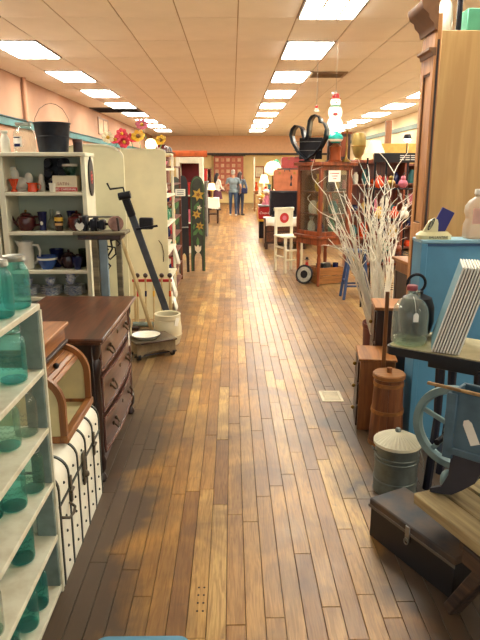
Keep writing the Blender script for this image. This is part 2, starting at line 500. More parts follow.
structure(MB().box(X0 - .15, X0, Y0, Y1, -.15, ZC + .1).build('wall_left', plaster))
structure(MB().box(X1, X1 + .15, Y0, Y1, -.15, ZC + .1).build('wall_right', mat('cream_wall', (224, 200, 160), .8, var=.05, scale=2)))
wb = structure(MB().box(X0 - .15, X1 + .15, Y1, Y1 + .15, -.15, ZC + .1).build('wall_back', mat('yellow_wall', (240, 214, 150), .8, var=.05, scale=2)))
wf = MB().box(X0 - .15, X1 + .15, Y0 - .15, Y0, -.15, .45)          # unseen front wall: low sill, header, piers; openings added to let in daylight
wf.box(X0 - .15, X1 + .15, Y0 - .15, Y0, 3.0, ZC + .1)
nx = 4; span = (X1 - X0) / nx
for k in range(nx + 1): wf.box(X0 + k * span - .12, X0 + k * span + .12, Y0 - .15, Y0, .45, 3.0)
structure(wf.build('wall_front', plaster))
for k in range(nx):  # added windows, out of view, passing world daylight into the room
    w_ = structure(MB().box(X0 + k * span + .12, X0 + (k + 1) * span - .12, Y0 - .10, Y0 - .04, .45, .51, .004).build('added_window_%d' % (k + 1), dark_wood))
    MB().box(X0 + k * span + .12, X0 + (k + 1) * span - .12, Y0 - .073, Y0 - .067, .51, 3.0).build('pane', pane_glass, w_)
structure(MB().box(X0, X1, Y1 - .25, Y1, 2.52, ZC + .011).build('trim_1', mat('header_plaster', (240, 200, 164), .8, var=.03)))
structure(MB().box(X0, X1, Y1 - .29, Y1 - .251, 2.46, 2.56, .006).build('trim_2', mat('dark_rail', (58, 52, 48), .5)))
t = structure(MB().box(X0, X0 + .05, 3.0, Y1 - .3, 2.46, 2.60, .006).build('trim_3', teal_paint))
MB().box(X0, X0 + .075, 3.0, Y1 - .3, 2.60, 2.625, .004).build('trim_cap', mat('dark_teal', (40, 74, 78), .5), t)
structure(MB().box(X1 - .05, X1, 3.0, Y1 - .3, 2.92, 3.06, .006).build('trim_4', mat('grey_green_trim', (92, 110, 92), .5)))
# glazed panels, pipe and pegboard on the wall above the teal trim
MB().cyl((X0 + .06, 12.55, 2.6), (X0 + .06, 12.55, ZC), .045, n=10).build('wall_pipe', plaster)
tag(bpy.data.objects['wall_pipe'], 'painted vertical pipe running up the wall above the teal trim', 'pipe')
wg = thing('wall_grille', 'framed blank panel on the wall above the teal trim', 'panel', (X0 + .001, 19.4, 2.75))
MB().box(.0, .02, 0, 1.5, 0, .52, .004).build('panel', mat('panel_tan', (190, 150, 118), .7), wg)
for (a, b, c_, d_) in ((0, 1.5, 0, .05), (0, 1.5, .47, .52), (0, .05, .05, .47), (1.45, 1.5, .05, .47), (.72, .78, .05, .47)):
    MB().box(.02, .035, a, b, c_, d_, .003).build('frame_rail', mat('rail_brown', (140, 112, 92), .6), wg)

# ------------------------------------------------------------------ jar shelf and canning jars (left foreground)
SX, SY0, SY1 = -.69, 1.18, 2.11
sh = thing('jar_shelf', 'chippy white open shelf unit holding rows of glass canning jars', 'shelf', (SX, SY1, 0))
SZ = [.035, .262, .490, .718, .948, 1.19]
for z in SZ:
    MB().box(-.33, .0, SY0 - SY1, 0, z - .022, z, .003).build('shelf_board', old_white, sh)
for (a, b) in ((-.075, -.004), (-.328, -.25)):
    for (c, d) in ((-.024, -.001), (SY0 - SY1 + .001, SY0 - SY1 + .024)):
        p = MB()
        zs = [0] + SZ
        for i in range(len(SZ)):
            p.box(a, b, c, d, (SZ[i - 1] if i else 0), SZ[i] - .022, .002)
        p.build('post', grey_plank, sh)
MB().box(-.006, .004, -.012, .002, 0, 1.168, .001).build('edge_strip', old_white, sh)

jar_no = 0
def jar_mesh(r, h, m, lid):
    """shouldered canning jar"""
    k = r / .047; H = h
    prof = [(.0, .004), (r * .82, .002), (r * .96, .007), (r, .02), (r, H * .66), (r * .985, H * .71), (r * .9, H * .765), (r * .76, H * .81), (r * .70, H * .835), (r * .70, H * .90), (r * .73, H * .905), (r * .73, H * .915), (r * .70, H * .92), (r * .70, H * .985)]
    return prof
def jar(loc, r, h, m, lid, label, rz=0.0):
    t = thing('canning_jar', label, 'jar', loc, rz, 'canning jars on the white shelf')
    prof = jar_mesh(r, h, m, lid)
    b = MB().lathe(prof, 26, cap=False).build('body', m, t, 60)
    MB().lathe([(0, .006), (r * .86, .006), (r * .9, .012), (r * .5, .016), (0, .018)], 22).build('base_punt', deep_aqua if m != clear_glass else pale_aqua, t)
    # raised script lines moulded on the side
    e = MB()
    for row, (zz, wv) in enumerate(((.50, .9), (.40, .7), (.30, .8))):
        pts = []
        for i in range(13):
            a = -PI / 2 - wv + 2 * wv * i / 12 + .35
            pts.append((math.cos(a) * r * 1.004, math.sin(a) * r * 1.004, H_(h, zz) + .006 * math.sin(i * 2.4 + row)))
        e.tube(pts, .0014, 5)
    e.build('embossing', m, t)
    if lid == 'zinc':
        l = MB().lathe([(r * .78, h * .885), (r * .80, h * .89), (r * .80, h * .96), (r * .77, h * .985), (r * .6, h * .992), (r * .55, h * 1.0), (0, h * 1.0)], 26).build('lid', zinc, t)
        rg = MB()
        for zz in (.905, .925, .945): rg.tube([(math.cos(a) * r * .805, math.sin(a) * r * .805, h * zz) for a in [2 * PI * q / 22 for q in range(22)]], .0016, 5, closed=True)
        rg.build('thread_ring', zinc, l)
    elif lid == 'wire':
        MB().lathe([(r * .72, h * .985), (r * .74, h * .99), (r * .7, h * 1.02), (r * .4, h * 1.04), (0, h * 1.045)], 24).build('glass_lid', m, t)
        w = MB(); w.tube([(math.cos(a) * r * .75, math.sin(a) * r * .75, h * .885) for a in [2 * PI * q / 22 for q in range(22)]], .0017, 5, closed=True)
        w.tube([(r * .75, 0, h * .885), (r * .82, 0, h * .96), (r * .5, 0, h * 1.05), (0, 0, h * 1.062), (-r * .5, 0, h * 1.05), (-r * .82, 0, h * .96), (-r * .75, 0, h * .885)], .0017, 5)
        w.build('wire_bail', steel, t)
    else:
        MB().lathe([(r * .72, h * .975), (r * .745, h * .98), (r * .745, h * .995), (r * .70, h * 1.0), (r * .66, h * .995)], 24, cap=False).build('rim', m, t)
    return t
def H_(h, f): return h * f
R = .047
jar((-.742, 2.035, SZ[5]), .046, .185, aqua_glass, 'zinc', 'aqua glass jar with zinc lid on the top board, closest to the chest')
jar((-.752, 1.900, SZ[5]), .047, .188, deep_aqua, 'zinc', 'deep aqua jar with zinc lid, middle one of the top board')
jar((-.762, 1.785, SZ[5]), .047, .188, deep_aqua, 'zinc', 'deep aqua zinc-lidded jar on the top board, farthest from the chest')
jar((-.752, 1.962, SZ[4]), .048, .200, aqua_glass, 'wire', 'aqua jar with glass lid and wire bail on the second board from the top')
jar((-.835, 1.860, SZ[4]), .047, .190, deep_aqua, 'zinc', 'deep aqua jar behind the wire-bail jar on the second board')
jar((-.752, 2.035, SZ[3]), .043, .180, clear_glass, 'open', 'clear lidless jar on the third board from the top')
jar((-.780, 1.925, SZ[3]), .047, .185, pale_aqua, 'open', 'pale aqua lidless jar beside the clear jar on the third board')
jar((-.748, 2.040, SZ[2]), .043, .180, pale_aqua, 'wire', 'pale glass jar with wire bail on the fourth board, by the trunk')
jar((-.776, 1.918, SZ[2]), .047, .190, aqua_glass, 'open', 'aqua jar on the fourth board beside the pale wire-bail jar')
jar((-.835, 1.850, SZ[2]), .045, .185, deep_aqua, 'open', 'deep aqua jar at the back of the fourth board')
jar((-.775, 1.940, SZ[1]), .047, .190, deep_aqua, 'open', 'deep aqua lidless jar alone at the front of the fifth board')
jar((-.885, 2.035, SZ[1]), .045, .185, aqua_glass, 'open', 'aqua jar at the back of the fifth board')
jar((-.752, 1.575, SZ[1]), .045, .190, clear_glass, 'wire', 'clear embossed jar with wire bail on the fifth board')
jar((-.748, 1.975, SZ[0]), .043, .185, deep_aqua, 'open', 'deep aqua jar on the bottom board closest to the trunk')
jar((-.752, 1.868, SZ[0]), .044, .185, aqua_glass, 'open', 'aqua jar in the middle of the bottom board row')
jar((-.790, 1.770, SZ[0]), .045, .185, deep_aqua, 'open', 'deep aqua jar on the bottom board farthest from the trunk')

# ------------------------------------------------------------------ white slatted trunk with a roll-top box on it
t = thing('steamer_trunk', 'white painted steamer trunk with dark ribs and iron latches', 'trunk', (-.69, 2.125, 0))
TLn, TH, TD = .765, .50, .46
prof = [(-TD, 0), (0, 0)] + arc(-.075, TH - .075, .075, 0, 90, 6) + arc(-TD + .075, TH - .075, .075, 90, 180, 6)
MB().prism(prof, 0, TLn, 'y').build('body', mat('trunk_white', (240, 236, 218), .55, var=.05, scale=9), t, 50)
op = [(.004, .0)] + arc(-.075, TH - .075, .080, 0, 90, 8) + [(-TD + .1, TH + .005)]
ip = [(-.004, .0)] + arc(-.075, TH - .075, .070, 0, 90, 8) + [(-TD + .1, TH - .005)]
rib_m = mat('trunk_rib', (62, 66, 58), .5, .4, var=.2, scale=30)
for k in range(6):
    y = .02 + k * (TLn - .04) / 5
    MB().strip(op, ip, y - .007, y + .007, 'y').build('rib', rib_m, t)
MB().box(-.002, .005, .01, TLn - .01, .348, .362, .002).build('lid_seam', rib_m, t)
nl = MB()
for k in range(5):
    for z in (.06, .13, .20, .27, .42): nl.ball((.001, .095 + k * .145, z), .0065, 8, 5)
nl.build('nail_heads', rib_m, t)['kind'] = 'stuff'
la = MB().box(.004, .014, .37, .41, .25, .41, .004); la.ball((.014, .39, .30), .018, 10, 6)
la.build('hasp', mat('rusty_iron', (96, 86, 70), .5, .6, var=.2), t)
for y in (.17, .60):
    l = MB().box(.004, .012, y - .012, y + .012, .29, .41, .003); l.cyl((.012, y - .02, .345), (.012, y + .02, .345), .007, n=8)
    l.build('latch', MATS['rusty_iron'], t)
hd = MB().tube([(.004, .03, .30), (.03, .045, .29), (.035, .09, .285), (.03, .13, .29), (.004, .145, .30)], .006, 6)
hd.build('pull_handle', MATS['rusty_iron'], t)

t = thing('rolltop_box', 'oak roll-top box with cream lining standing open on the white trunk', 'box', (-.715, 2.40, TH + .0055))
D, Lb, Hb = .36, .475, .335
outer = [(0, 0), (0, .17)] + arc(-.15, .17, .15, 8, 90, 9) + [(-D, .32), (-D, 0)]
inner = [(-.028, .03), (-.028, .17)] + arc(-.15, .17, .122, 8, 90, 9) + [(-D + .02, .292), (-D + .02, .03)]
for (a, b) in ((0, .026), (Lb - .026, Lb)):
    MB().strip(outer, inner, a, b, 'y', closed=True).build('side_frame', oak_z, t, 50)
for (a, b) in ((.006, .020), (Lb - .018, Lb - .006)):
    MB().prism(inner, a, b, 'y').build('side_lining', mat('cream_lining', (226, 212, 160), .6, var=.07, scale=7), t)
MB().box(-D + .004, -.006, .026, Lb - .026, .002, .014).build('floor_lining', MATS['cream_lining'], t)
MB().box(-D, -D + .014, .026, Lb - .026, 0, .32).build('back_panel', oak_x, t)
MB().box(-.030, .006, -.004, Lb + .004, .0, .034, .004).build('front_rail', oak, t)
for k in range(5):
    a = math.radians(44 + k * 11)
    cx, cz = -.15 + .125 * math.cos(a), .165 + .125 * math.sin(a)
    MB().xf((cx, Lb / 2, cz), (0, PI / 2 - a, 0)).box(-.012, .012, -Lb / 2 + .027, Lb / 2 - .027, -.006, .006, .003).build('tambour_slat', oak, t)
MB().ball((-.085, Lb * .42, .288), .014, 10, 7).build('knob', black_iron, t)
bx = MB().box(-D, -.115, .0, Lb, .335, .405, .003); bx.build('till', oak, t)
MB().box(-D - .005, -.095, -.008, Lb + .01, .405, .425, .004).build('till_lid', oak, t)
MB().box(-D, -.10, .0, Lb, .319, .336, .003).build('till_base', dark_wood, t)
MB().box(-.16, -.14, .2, .225, .425, .4265).build('sticker', paper, t)

# ------------------------------------------------------------------ chest of drawers
t = thing('chest_of_drawers', 'dark mahogany chest of drawers with moulded fronts and carved corner posts', 'chest', (-.69, 2.95, 0))
CL, CD, CH = 1.04, .57, .825
MB().box(-CD, -.03, 0.01, CL - .01, .07, CH - .03, .004).build('carcass', mahogany_shaded, t)
top = MB().box(-CD - .01, .035, -.025, CL + .02, CH - .022, CH, .006); top.box(-CD, .018, -.01, CL + .008, CH - .036, CH - .022, .004)
top.build('top_board', mahogany, t)
rows = [(.605, .775), (.375, .585), (.145, .355)]
pull_m = mat('dark_brass', (74, 62, 48), .35, .85)
for ri, (z0, z1) in enumerate(rows):
    # bowed drawer front with a moulded rim
    d = MB(); pts_o = []
    n = 10; bow = .012 + .006 * ri
    for i in range(n + 1):
        y = .085 + (CL - .17) * i / n
        pts_o.append((-.028 + bow * math.sin(PI * i / n) + .018, y))
    d.prism([(p[0], p[1]) for p in pts_o] + [(-.03, CL - .085), (-.03, .085)], z0 + .012, z1 - .012, 'z')
    dr = d.build('drawer', mahogany, t, 30)
    rim = MB()
    for zz in (z0 + .010, z1 - .010):
        rim.tube([(p[0] + .003, p[1], zz) for p in pts_o], .008, 6)
    for pp in (pts_o[0], pts_o[-1]): rim.cyl((pp[0] + .003, pp[1], z0 + .01), (pp[0] + .003, pp[1], z1 - .01), .008, n=6)
    rim.build('moulding', mat('moulding_mahogany', (96, 62, 56), .25, var=.1), dr)
    zc = (z0 + z1) / 2
    for fy in (.26, .74):
        yy = CL * fy; xx = -.028 + bow * math.sin(PI * fy) + .02
        h = MB().ball((xx + .004, yy - .04, zc + .01), (.008, .013, .013), 8, 6); h.ball((xx + .004, yy + .04, zc + .01), (.008, .013, .013), 8, 6)
        h.tube([(xx + .01, yy - .04, zc + .005), (xx + .026, yy - .03, zc - .018), (xx + .03, yy, zc - .026), (xx + .026, yy + .03, zc - .018), (xx + .01, yy + .04, zc + .005)], .0048, 6)
        h.build('bail_pull', pull_m, dr)
    kh = MB().lathe([(.012, 0), (.012, .004), (.0, .006)], 10).build('keyhole', pull_m, dr)
    kh.location = (-.028 + bow + .018, CL / 2, zc + .03); kh.rotation_euler = (0, PI / 2, 0)
for y in (.045, CL - .045):
    MB().lathe([(.022, 0), (.03, .015), (.024, .035), (.014, .05), (.03, .075), (.032, .12), (.022, .15), (.026, .17), (.022, .2), (.027, .45), (.022, .6), (.03, .63), (.03, .68), (.02, .7), (.032, .73), (.034, .79)], 14, (-.028, y, 0)).build('corner_post', mahogany_shaded, t)
for (xx, yy) in ((-CD + .04, .05), (-CD + .04, CL - .05)):
    MB().cyl((xx, yy, 0), (xx, yy, .07), .028, .034, 10).build('rear_foot', mahogany_shaded, t)
ap = [(.08, .145), (CL - .08, .145)] + [(CL - .08 - (CL - .16) * i / 10, .085 + .03 * math.sin(PI * i / 10)) for i in range(11)]
MB().prism(ap, -.03, -.012, 'x').build('apron', mahogany, t)
tg = MB().box(.018, .021, CL - .26, CL - .225, .55, .64, .001); tg.tube([(.019, CL - .243, .64), (.02, CL - .25, .69)], .0012, 4)
tg.build('price_tag', paper, t)
n2 = MB()
for z in (.41, .46): n2.ball((-.10, .008, z), .006, 8, 5)
n2.build('tack', steel, t)

# ------------------------------------------------------------------ blue plastic tote lid at the photographer's feet
t = thing('storage_tote', 'blue plastic storage tote on the floor boards', 'tote', (-.285, 1.405, 0))
rr = lambda w, h, r: arc(w - r, h - r, r, 0, 90, 5) + arc(-w + r, h - r, r, 90, 180, 5) + arc(-w + r, -h + r, r, 180, 270, 5) + arc(w - r, -h + r, r, 270, 360, 5)
blue_pl = mat('blue_plastic', (96, 156, 190), .4, var=.05)
b = MB(); lo, hi = rr(.12, .17, .03), rr(.14, .19, .035)
b.add([(p[0], p[1], 0) for p in lo] + [(p[0], p[1], .20) for p in hi], [tuple(range(24))[::-1]] + [(i, (i + 1) % 24, (i + 1) % 24 + 24, i + 24) for i in range(24)] + [tuple(range(24, 48))])
b.build('tub', blue_pl, t)
MB().prism(rr(.15, .20, .04), .20, .222, 'z').build('lid', blue_pl, t)

# ------------------------------------------------------------------ white bookcase with kitchenware
BY = 4.80
BZ = [.40, .652, .872, 1.182, 1.490, 1.790]
bl, br = -1.815, -1.135
def bookcase(label, xl, xr, side_w, extra=None):
    t = thing('bookcase', label, 'bookcase', (xl, BY, 0))
    w = xr - xl
    MB().box(0, .045, 0, .30, 0, BZ[-1] - .03, .003).build('side_panel', shelf_white, t)
    MB().box(w - side_w, w, 0, .30, 0, BZ[-1] - .03, .003).build('side_panel', shelf_white, t)
    MB().box(.045, w - side_w, .285, .30, .02, BZ[-1] - .03).build('back_panel', mat('bookcase_back', (166, 174, 154), .6, var=.06, scale=4), t)
    for z in BZ[:-1]: MB().box(.045, w - side_w, .004, .285, z - .028, z, .003).build('shelf_board', shelf_white, t)
    MB().box(-.012, w + .008, -.015, .305, BZ[-1] - .03, BZ[-1], .004).build('top_board', shelf_white, t)
    return t
bookcase('white bookcase crowded with teapots, bowls and blue plates', bl, br, .035)
bookcase('white bookcase holding amber and green jars, joined beside the teapot bookcase', bl - .76, bl - .022, .045)

def on_shelf(name, label, cat, x, z, y=BY + .13, rz=0.0, group='kitchenware on the white bookcase'):
    x -= .045
    return thing(name, label, cat, (x, y, z), rz, group)
def single(mb, name, m, label, cat, loc, rz=0.0, group=None):
    o = mb.build(name, m); place(o, (loc[0] - (.045 if group == KG else 0), loc[1], loc[2]), rz); return tag(o, label, cat, group)
Z = BZ
KG = 'kitchenware on the white bookcase'
# on the top board
single(MB().lathe([(.035, 0), (.038, .01), (.036, .1), (.026, .125), (.02, .14), (.028, .15), (.028, .165), (0, .165)], 16), 'milk_glass_bottle', white_glaze, 'slim white bottle on the bookcase top beside the big clear jar', 'bottle', (-1.725, BY + .1, Z[5]), group=KG)
t = on_shelf('glass_jar', 'wide clear jar with blue and white label on the bookcase top', 'jar', -1.585, Z[5], BY + .14)
MB().lathe([(.0, .003), (.08, .003), (.086, .015), (.086, .13), (.075, .165), (.055, .185), (.052, .20), (.058, .205), (.058, .225), (.0, .228)], 24, cap=False).build('body', clear_glass, t)
lb = MB()
for (z0, z1, a0, a1) in ((.04, .12, -140, -85),):
    pts = arc(0, 0, .0875, a0, a1, 8)
    lb.add([(p[0], p[1], z0) for p in pts] + [(p[0], p[1], z1) for p in pts], [(i, i + 1, i + 10, i + 9) for i in range(8)])
lb.build('paper_label', paper, t)
lb = MB(); pts = arc(0, 0, .0885, -138, -95, 8)
for (z0, z1) in ((.043, .066), (.108, .116)): lb.add([(p[0], p[1], z0) for p in pts] + [(p[0], p[1], z1) for p in pts], [(i, i + 1, i + 10, i + 9) for i in range(8)])
lb.build('label_stripe', navy, t)
MB().lathe([(.06, .205), (.06, .225), (.0, .23)], 20).build('lid', zinc, t)
t = on_shelf('bucket', 'black painted metal bucket with raised wire handle on the bookcase top', 'bucket', -1.365, Z[5], BY + .15)
bk = mat('bucket_black', (36, 40, 50), .5, .3, var=.2, scale=18)
MB().lathe([(0, .004), (.105, .004), (.108, 0), (.112, .0), (.138, .215), (.142, .222), (.136, .224), (.108, .02), (0, .016)], 26, cap=False).build('pail', bk, t)
rn = MB(); rn.tube([(math.cos(a) * .140, math.sin(a) * .140, .222) for a in [2 * PI * q / 28 for q in range(28)]], .005, 6, closed=True); rn.tube([(math.cos(a) * .127, math.sin(a) * .127, .12) for a in [2 * PI * q / 28 for q in range(28)]], .003, 5, closed=True); rn.build('rim', bk, t)
MB().tube([(.138, 0, .19), (.13, 0, .26), (.09, 0, .33), (.04, 0, .362), (0, 0, .37), (-.04, 0, .362), (-.09, 0, .33), (-.13, 0, .26), (-.138, 0, .19)], .0025, 5).build('wire_handle', mat('wire_grey', (120, 108, 90), .4, .7), t)
t = on_shelf('tin_can', 'small dark tin with paler lid on the bookcase top by the bucket', 'tin', -1.165, Z[5], BY + .12)
MB().lathe([(.036, 0), (.037, .004), (.037, .075), (.036, .08)], 16).build('body', mat('tin_brown', (60, 44, 44), .4, .3), t); MB().lathe([(.039, .078), (.039, .1), (.0, .102)], 16).build('lid', mat('tin_lid', (96, 70, 64), .4, .4), t)
t = on_shelf('biscuit_tin', 'printed red and tan box standing on the neighbouring bookcase top', 'box', -1.86, Z[5], BY + .12)
MB().box(-.06, .045, -.05, .05, 0, .15, .004).build('body', mat('box_tan', (186, 132, 84), .5), t)
MB().box(-.05, .035, -.052, -.05, .02, .06).build('printed_band', red, t); MB().box(-.05, .035, -.052, -.05, .09, .11).build('printed_band', navy, t)

def pitcher(name, label, loc, r, h, m, rz=0.0, spout=True):
    t = thing(name, label, 'pitcher', (loc[0] - .045, loc[1], loc[2]), rz, KG)
    b = MB().lathe([(0, .004), (r * .85, 0), (r, h * .1), (r * .98, h * .5), (r * .88, h * .8), (r * .98, h * .97), (r * 1.0, h), (r * .94, h * .99), (r * .85, h * .8), (0, h * .5)], 22, cap=False)
    b.build('body', m, t)
    MB().tube([(r * .9, 0, h * .86), (r * 1.5, 0, h * .86), (r * 1.75, 0, h * .65), (r * 1.6, 0, h * .35), (r * .98, 0, h * .2)], h * .045, 8).build('handle', m, t)
    if spout: MB().add([(-r * .7, -r * .5, h), (-r * 1.35, 0, h * 1.04), (-r * .7, r * .5, h), (-r * .85, 0, h * .75)], [(0, 1, 3), (1, 2, 3), (0, 2, 1), (0, 3, 2)]).build('spout', m, t)
    return t
def teapot(label, loc, r, m, knob_m, rz=0.0):
    t = thing('teapot', label, 'teapot', (loc[0] - .045, loc[1], loc[2]), rz, KG); t.scale = (1, 1, 1.22)
    MB().lathe([(0, 0), (r * .6, 0), (r * .95, r * .35), (r, r * .75), (r * .9, r * 1.15), (r * .55, r * 1.4), (0, r * 1.42)], 22).build('body', m, t)
    l = MB().lathe([(r * .58, r * 1.38), (r * .55, r * 1.45), (r * .3, r * 1.56), (0, r * 1.58)], 18).build('lid', m, t)
    MB().ball((0, 0, r * 1.68), (r * .16, r * .16, r * .13), 10, 6).build('knob', knob_m, l)
    MB().tube([(-r * .85, 0, r * .5), (-r * 1.25, 0, r * .75), (-r * 1.5, 0, r * 1.25)], [r * .24, r * .15, r * .1], 10).build('spout', m, t)
    MB().tube([(r * .85, 0, r * 1.2), (r * 1.35, 0, r * 1.2), (r * 1.5, 0, r * .85), (r * 1.3, 0, r * .5), (r * .9, 0, r * .45)], r * .1, 8).build('handle', m, t)
    return t
def bowl(label, loc, r, h, m, band=None, group=KG, name='bowl', cat='bowl'):
    t = thing(name, label, cat, (loc[0] - .045, loc[1], loc[2]), 0, group)
    MB().lathe([(0, .002), (r * .5, 0), (r * .55, h * .05), (r * .85, h * .45), (r, h), (r * .95, h), (r * .8, h * .5), (r * .5, h * .1), (0, h * .08)], 24, cap=False).build('body', m, t)
    if band: MB().lathe([(r * .955, h * .72), (r * .985, h * .72), (r * 1.003, h * .86), (r * .99, h * .86)], 24, cap=False).build('band', band, t)
    return t
# first board below the top
t = on_shelf('ceramic_hen', 'white ceramic hen figurine on the upper bookcase shelf', 'figurine', -1.655, Z[4], BY + .18)
b = MB().ball((0, 0, .06), (.065, .05, .055), 16, 10); b.ball((-.045, 0, .13), (.035, .03, .05), 12, 8); b.ball((-.055, 0, .175), (.026, .024, .026), 12, 8); b.ball((.065, 0, .1), (.035, .02, .05), 10, 7); b.lathe([(.05, 0), (.052, .01), (.03, .03)], 16)
b.build('body', white_glaze, t); MB().xf((-.085, 0, .172), (0, -PI / 2, 0)).lathe([(.008, 0), (0, .02)], 8).build('beak', yellow, t)
single(MB().lathe([(.024, 0), (.026, .006), (.014, .03), (.02, .045), (.036, .09), (.04, .1), (.036, .1), (.012, .05), (0, .048)], 18, cap=False), 'egg_cup', orange_glaze, 'orange-red flared cup on the upper bookcase shelf', 'cup', (-1.672, BY + .06, Z[4]), group=KG)
pitcher('creamer', 'squat orange-red creamer beside the white hen', (-1.53, BY + .07, Z[4]), .038, .07, orange_glaze)
single(MB().lathe([(.028, 0), (.03, .01), (.028, .07), (.02, .1), (.022, .11), (.012, .135), (0, .14)], 14), 'salt_shaker', white_glaze, 'white shaker between the orange creamer and the muffin pan', 'shaker', (-1.487, BY + .17, Z[4]), group=KG)
t = on_shelf('muffin_pan', 'dark six-cup muffin pan leaning against the bookcase back', 'pan', -1.385, Z[4], BY + .245)
mp = mat('pan_black', (34, 34, 40), .4, .5)
MB().xf((0, 0, .0), (math.radians(-8), 0, 0)).prism([(p[0], p[1] + .135) for p in rr(.105, .13, .03)], 0, .008, 'y').build('plate', mp, t)
for i in range(2):
    for j in range(3):
        MB().xf(((-.055 + i * .11), -.002 - .008 * j, .055 + j * .08), (PI / 2 - math.radians(8), 0, 0)).lathe([(.034, 0), (.036, .004), (.028, .028), (0, .03)], 14).build('cup', mp, t)
for k, (dx, lab) in enumerate(((-1.385, 'black ribbed jar top beside the muffin pan'), (-1.325, 'black glass lid jar in front of the muffin pan'))):
    t = on_shelf('lidded_jar', lab, 'jar', dx, Z[4], BY + .16)
    MB().lathe([(.026, 0), (.03, .01), (.03, .075), (.025, .085)], 16).build('body', navy, t); MB().lathe([(.031, .084), (.031, .1), (.02, .108), (0, .11)], 16).build('lid', steel, t)
single(MB().lathe([(.022, 0), (.027, .008), (.027, .055), (.03, .062), (.03, .068), (.026, .068), (.022, .01), (0, .01)], 16, cap=False), 'white_cup', white_glaze, 'small white cup in front of the dark jars', 'cup', (-1.365, BY + .05, Z[4]), group=KG)
t = on_shelf('ornament_box', 'cream cardboard box with red band of lettering on the bookcase', 'box', -1.258, Z[4], BY + .10)
MB().box(-.103, .087, -.06, .06, 0, .125, .002).build('carton', mat('carton_cream', (226, 216, 184), .6, var=.04), t)
MB().box(-.104, .088, -.0615, -.059, .004, .036).build('red_band', red, t)
lettering('SATIN', .034, mat('ink_tan', (176, 130, 110), .6), t, (-.02, -.0613, .062), (PI / 2, 0, 0))
lettering('RED CARDINAL', .025, paper, t, (-.008, -.063, .02), (PI / 2, 0, 0))
t = on_shelf('measuring_bowl', 'clear glass bowl standing on the cream box', 'bowl', -1.235, Z[4] + .1255, BY + .11)
MB().lathe([(0, .002), (.03, 0), (.034, .008), (.055, .06), (.058, .075), (.054, .075), (.03, .012), (0, .01)], 20, cap=False).build('body', pale_aqua, t); MB().lathe([(.059, .07), (.062, .075), (.06, .088), (0, .09)], 20).build('lid', white_glaze, t)
# second board
teapot('round maroon teapot with gold knob next to the navy tumbler', (-1.618, BY + .12, Z[3]), .076, maroon, brass)
t = on_shelf('tumbler', 'flared navy tumbler between the maroon teapot and clear bottle', 'tumbler', -1.487, Z[3], BY + .12)
MB().lathe([(.028, 0), (.03, .006), (.026, .03), (.036, .13), (.04, .15), (.036, .15), (.02, .03), (0, .03)], 18, cap=False).build('body', navy, t); MB().ball((0, -.031, .06), (.012, .004, .016), 8, 6).build('painted_spot', white_glaze, t)
single(MB().lathe([(0, .003), (.03, .002), (.032, .01), (.032, .075), (.012, .11), (.012, .16), (.016, .165), (.012, .17)], 18, cap=False), 'clear_bottle', clear_glass, 'clear long-necked bottle beside the yellow-labelled bottle', 'bottle', (-1.405, BY + .1, Z[3]), group=KG)
t = on_shelf('labelled_bottle', 'small dark bottle with yellow label on the teapot shelf', 'bottle', -1.343, Z[3], BY + .07)
MB().lathe([(.03, 0), (.032, .008), (.032, .115), (.018, .135)], 18).build('body', mat('bottle_brown', (52, 34, 24), .25), t); MB().lathe([(.0325, .08), (.0328, .082), (.0328, .108), (.0325, .11)], 18, cap=False).build('label_band', yellow, t); MB().lathe([(.0325, .045), (.0328, .047), (.0328, .062), (.0325, .064)], 18, cap=False).build('label_band', mat('label_tan', (196, 150, 90), .5), t); MB().lathe([(.015, .13), (.015, .155), (0, .157)], 14).build('cap', white_glaze, t)
single(MB().lathe([(.026, 0), (.028, .006), (.024, .05), (.045, .15), (.041, .15), (.02, .05), (0, .04)], 16, cap=False), 'flared_vase', navy, 'flared navy vase behind the round brown pot', 'vase', (-1.275, BY + .225, Z[3]), group=KG)
teapot('big round maroon pot beside the grinder table', (-1.205, BY + .10, Z[3]), .074, maroon, maroon, 2.4)
# third board
pitcher('water_pitcher', 'tall white pitcher on the bookcase shelf over the blue plates', (-1.635, BY + .1, Z[2]), .066, .225, white_glaze)
bowl('blue mixing bowl with pale band next to the white pitcher', (-1.465, BY + .09, Z[2]), .082, .11, mat('blue_glaze', (52, 84, 150), .2), white_glaze)
bowl('deep navy bowl behind the banded blue bowl', (-1.42, BY + .215, Z[2]), .06, .15, navy)
teapot('dark brown glazed pot on the bowl shelf', (-1.305, BY + .15, Z[2]), .07, mat('brown_glaze', (54, 30, 34), .15), maroon, .4)
bowl('navy glass bowl in front of the green tumbler', (-1.215, BY + .07, Z[2]), .045, .1, navy)
single(MB().lathe([(0, .002), (.026, 0), (.03, .01), (.034, .15), (.03, .15), (.024, .01)], 16, cap=False), 'green_tumbler', glass('green_glass', (140, 180, 140), .2), 'green glass tumbler at the end of the bowl shelf', 'tumbler', (-1.205, BY + .215, Z[2]), group=KG)
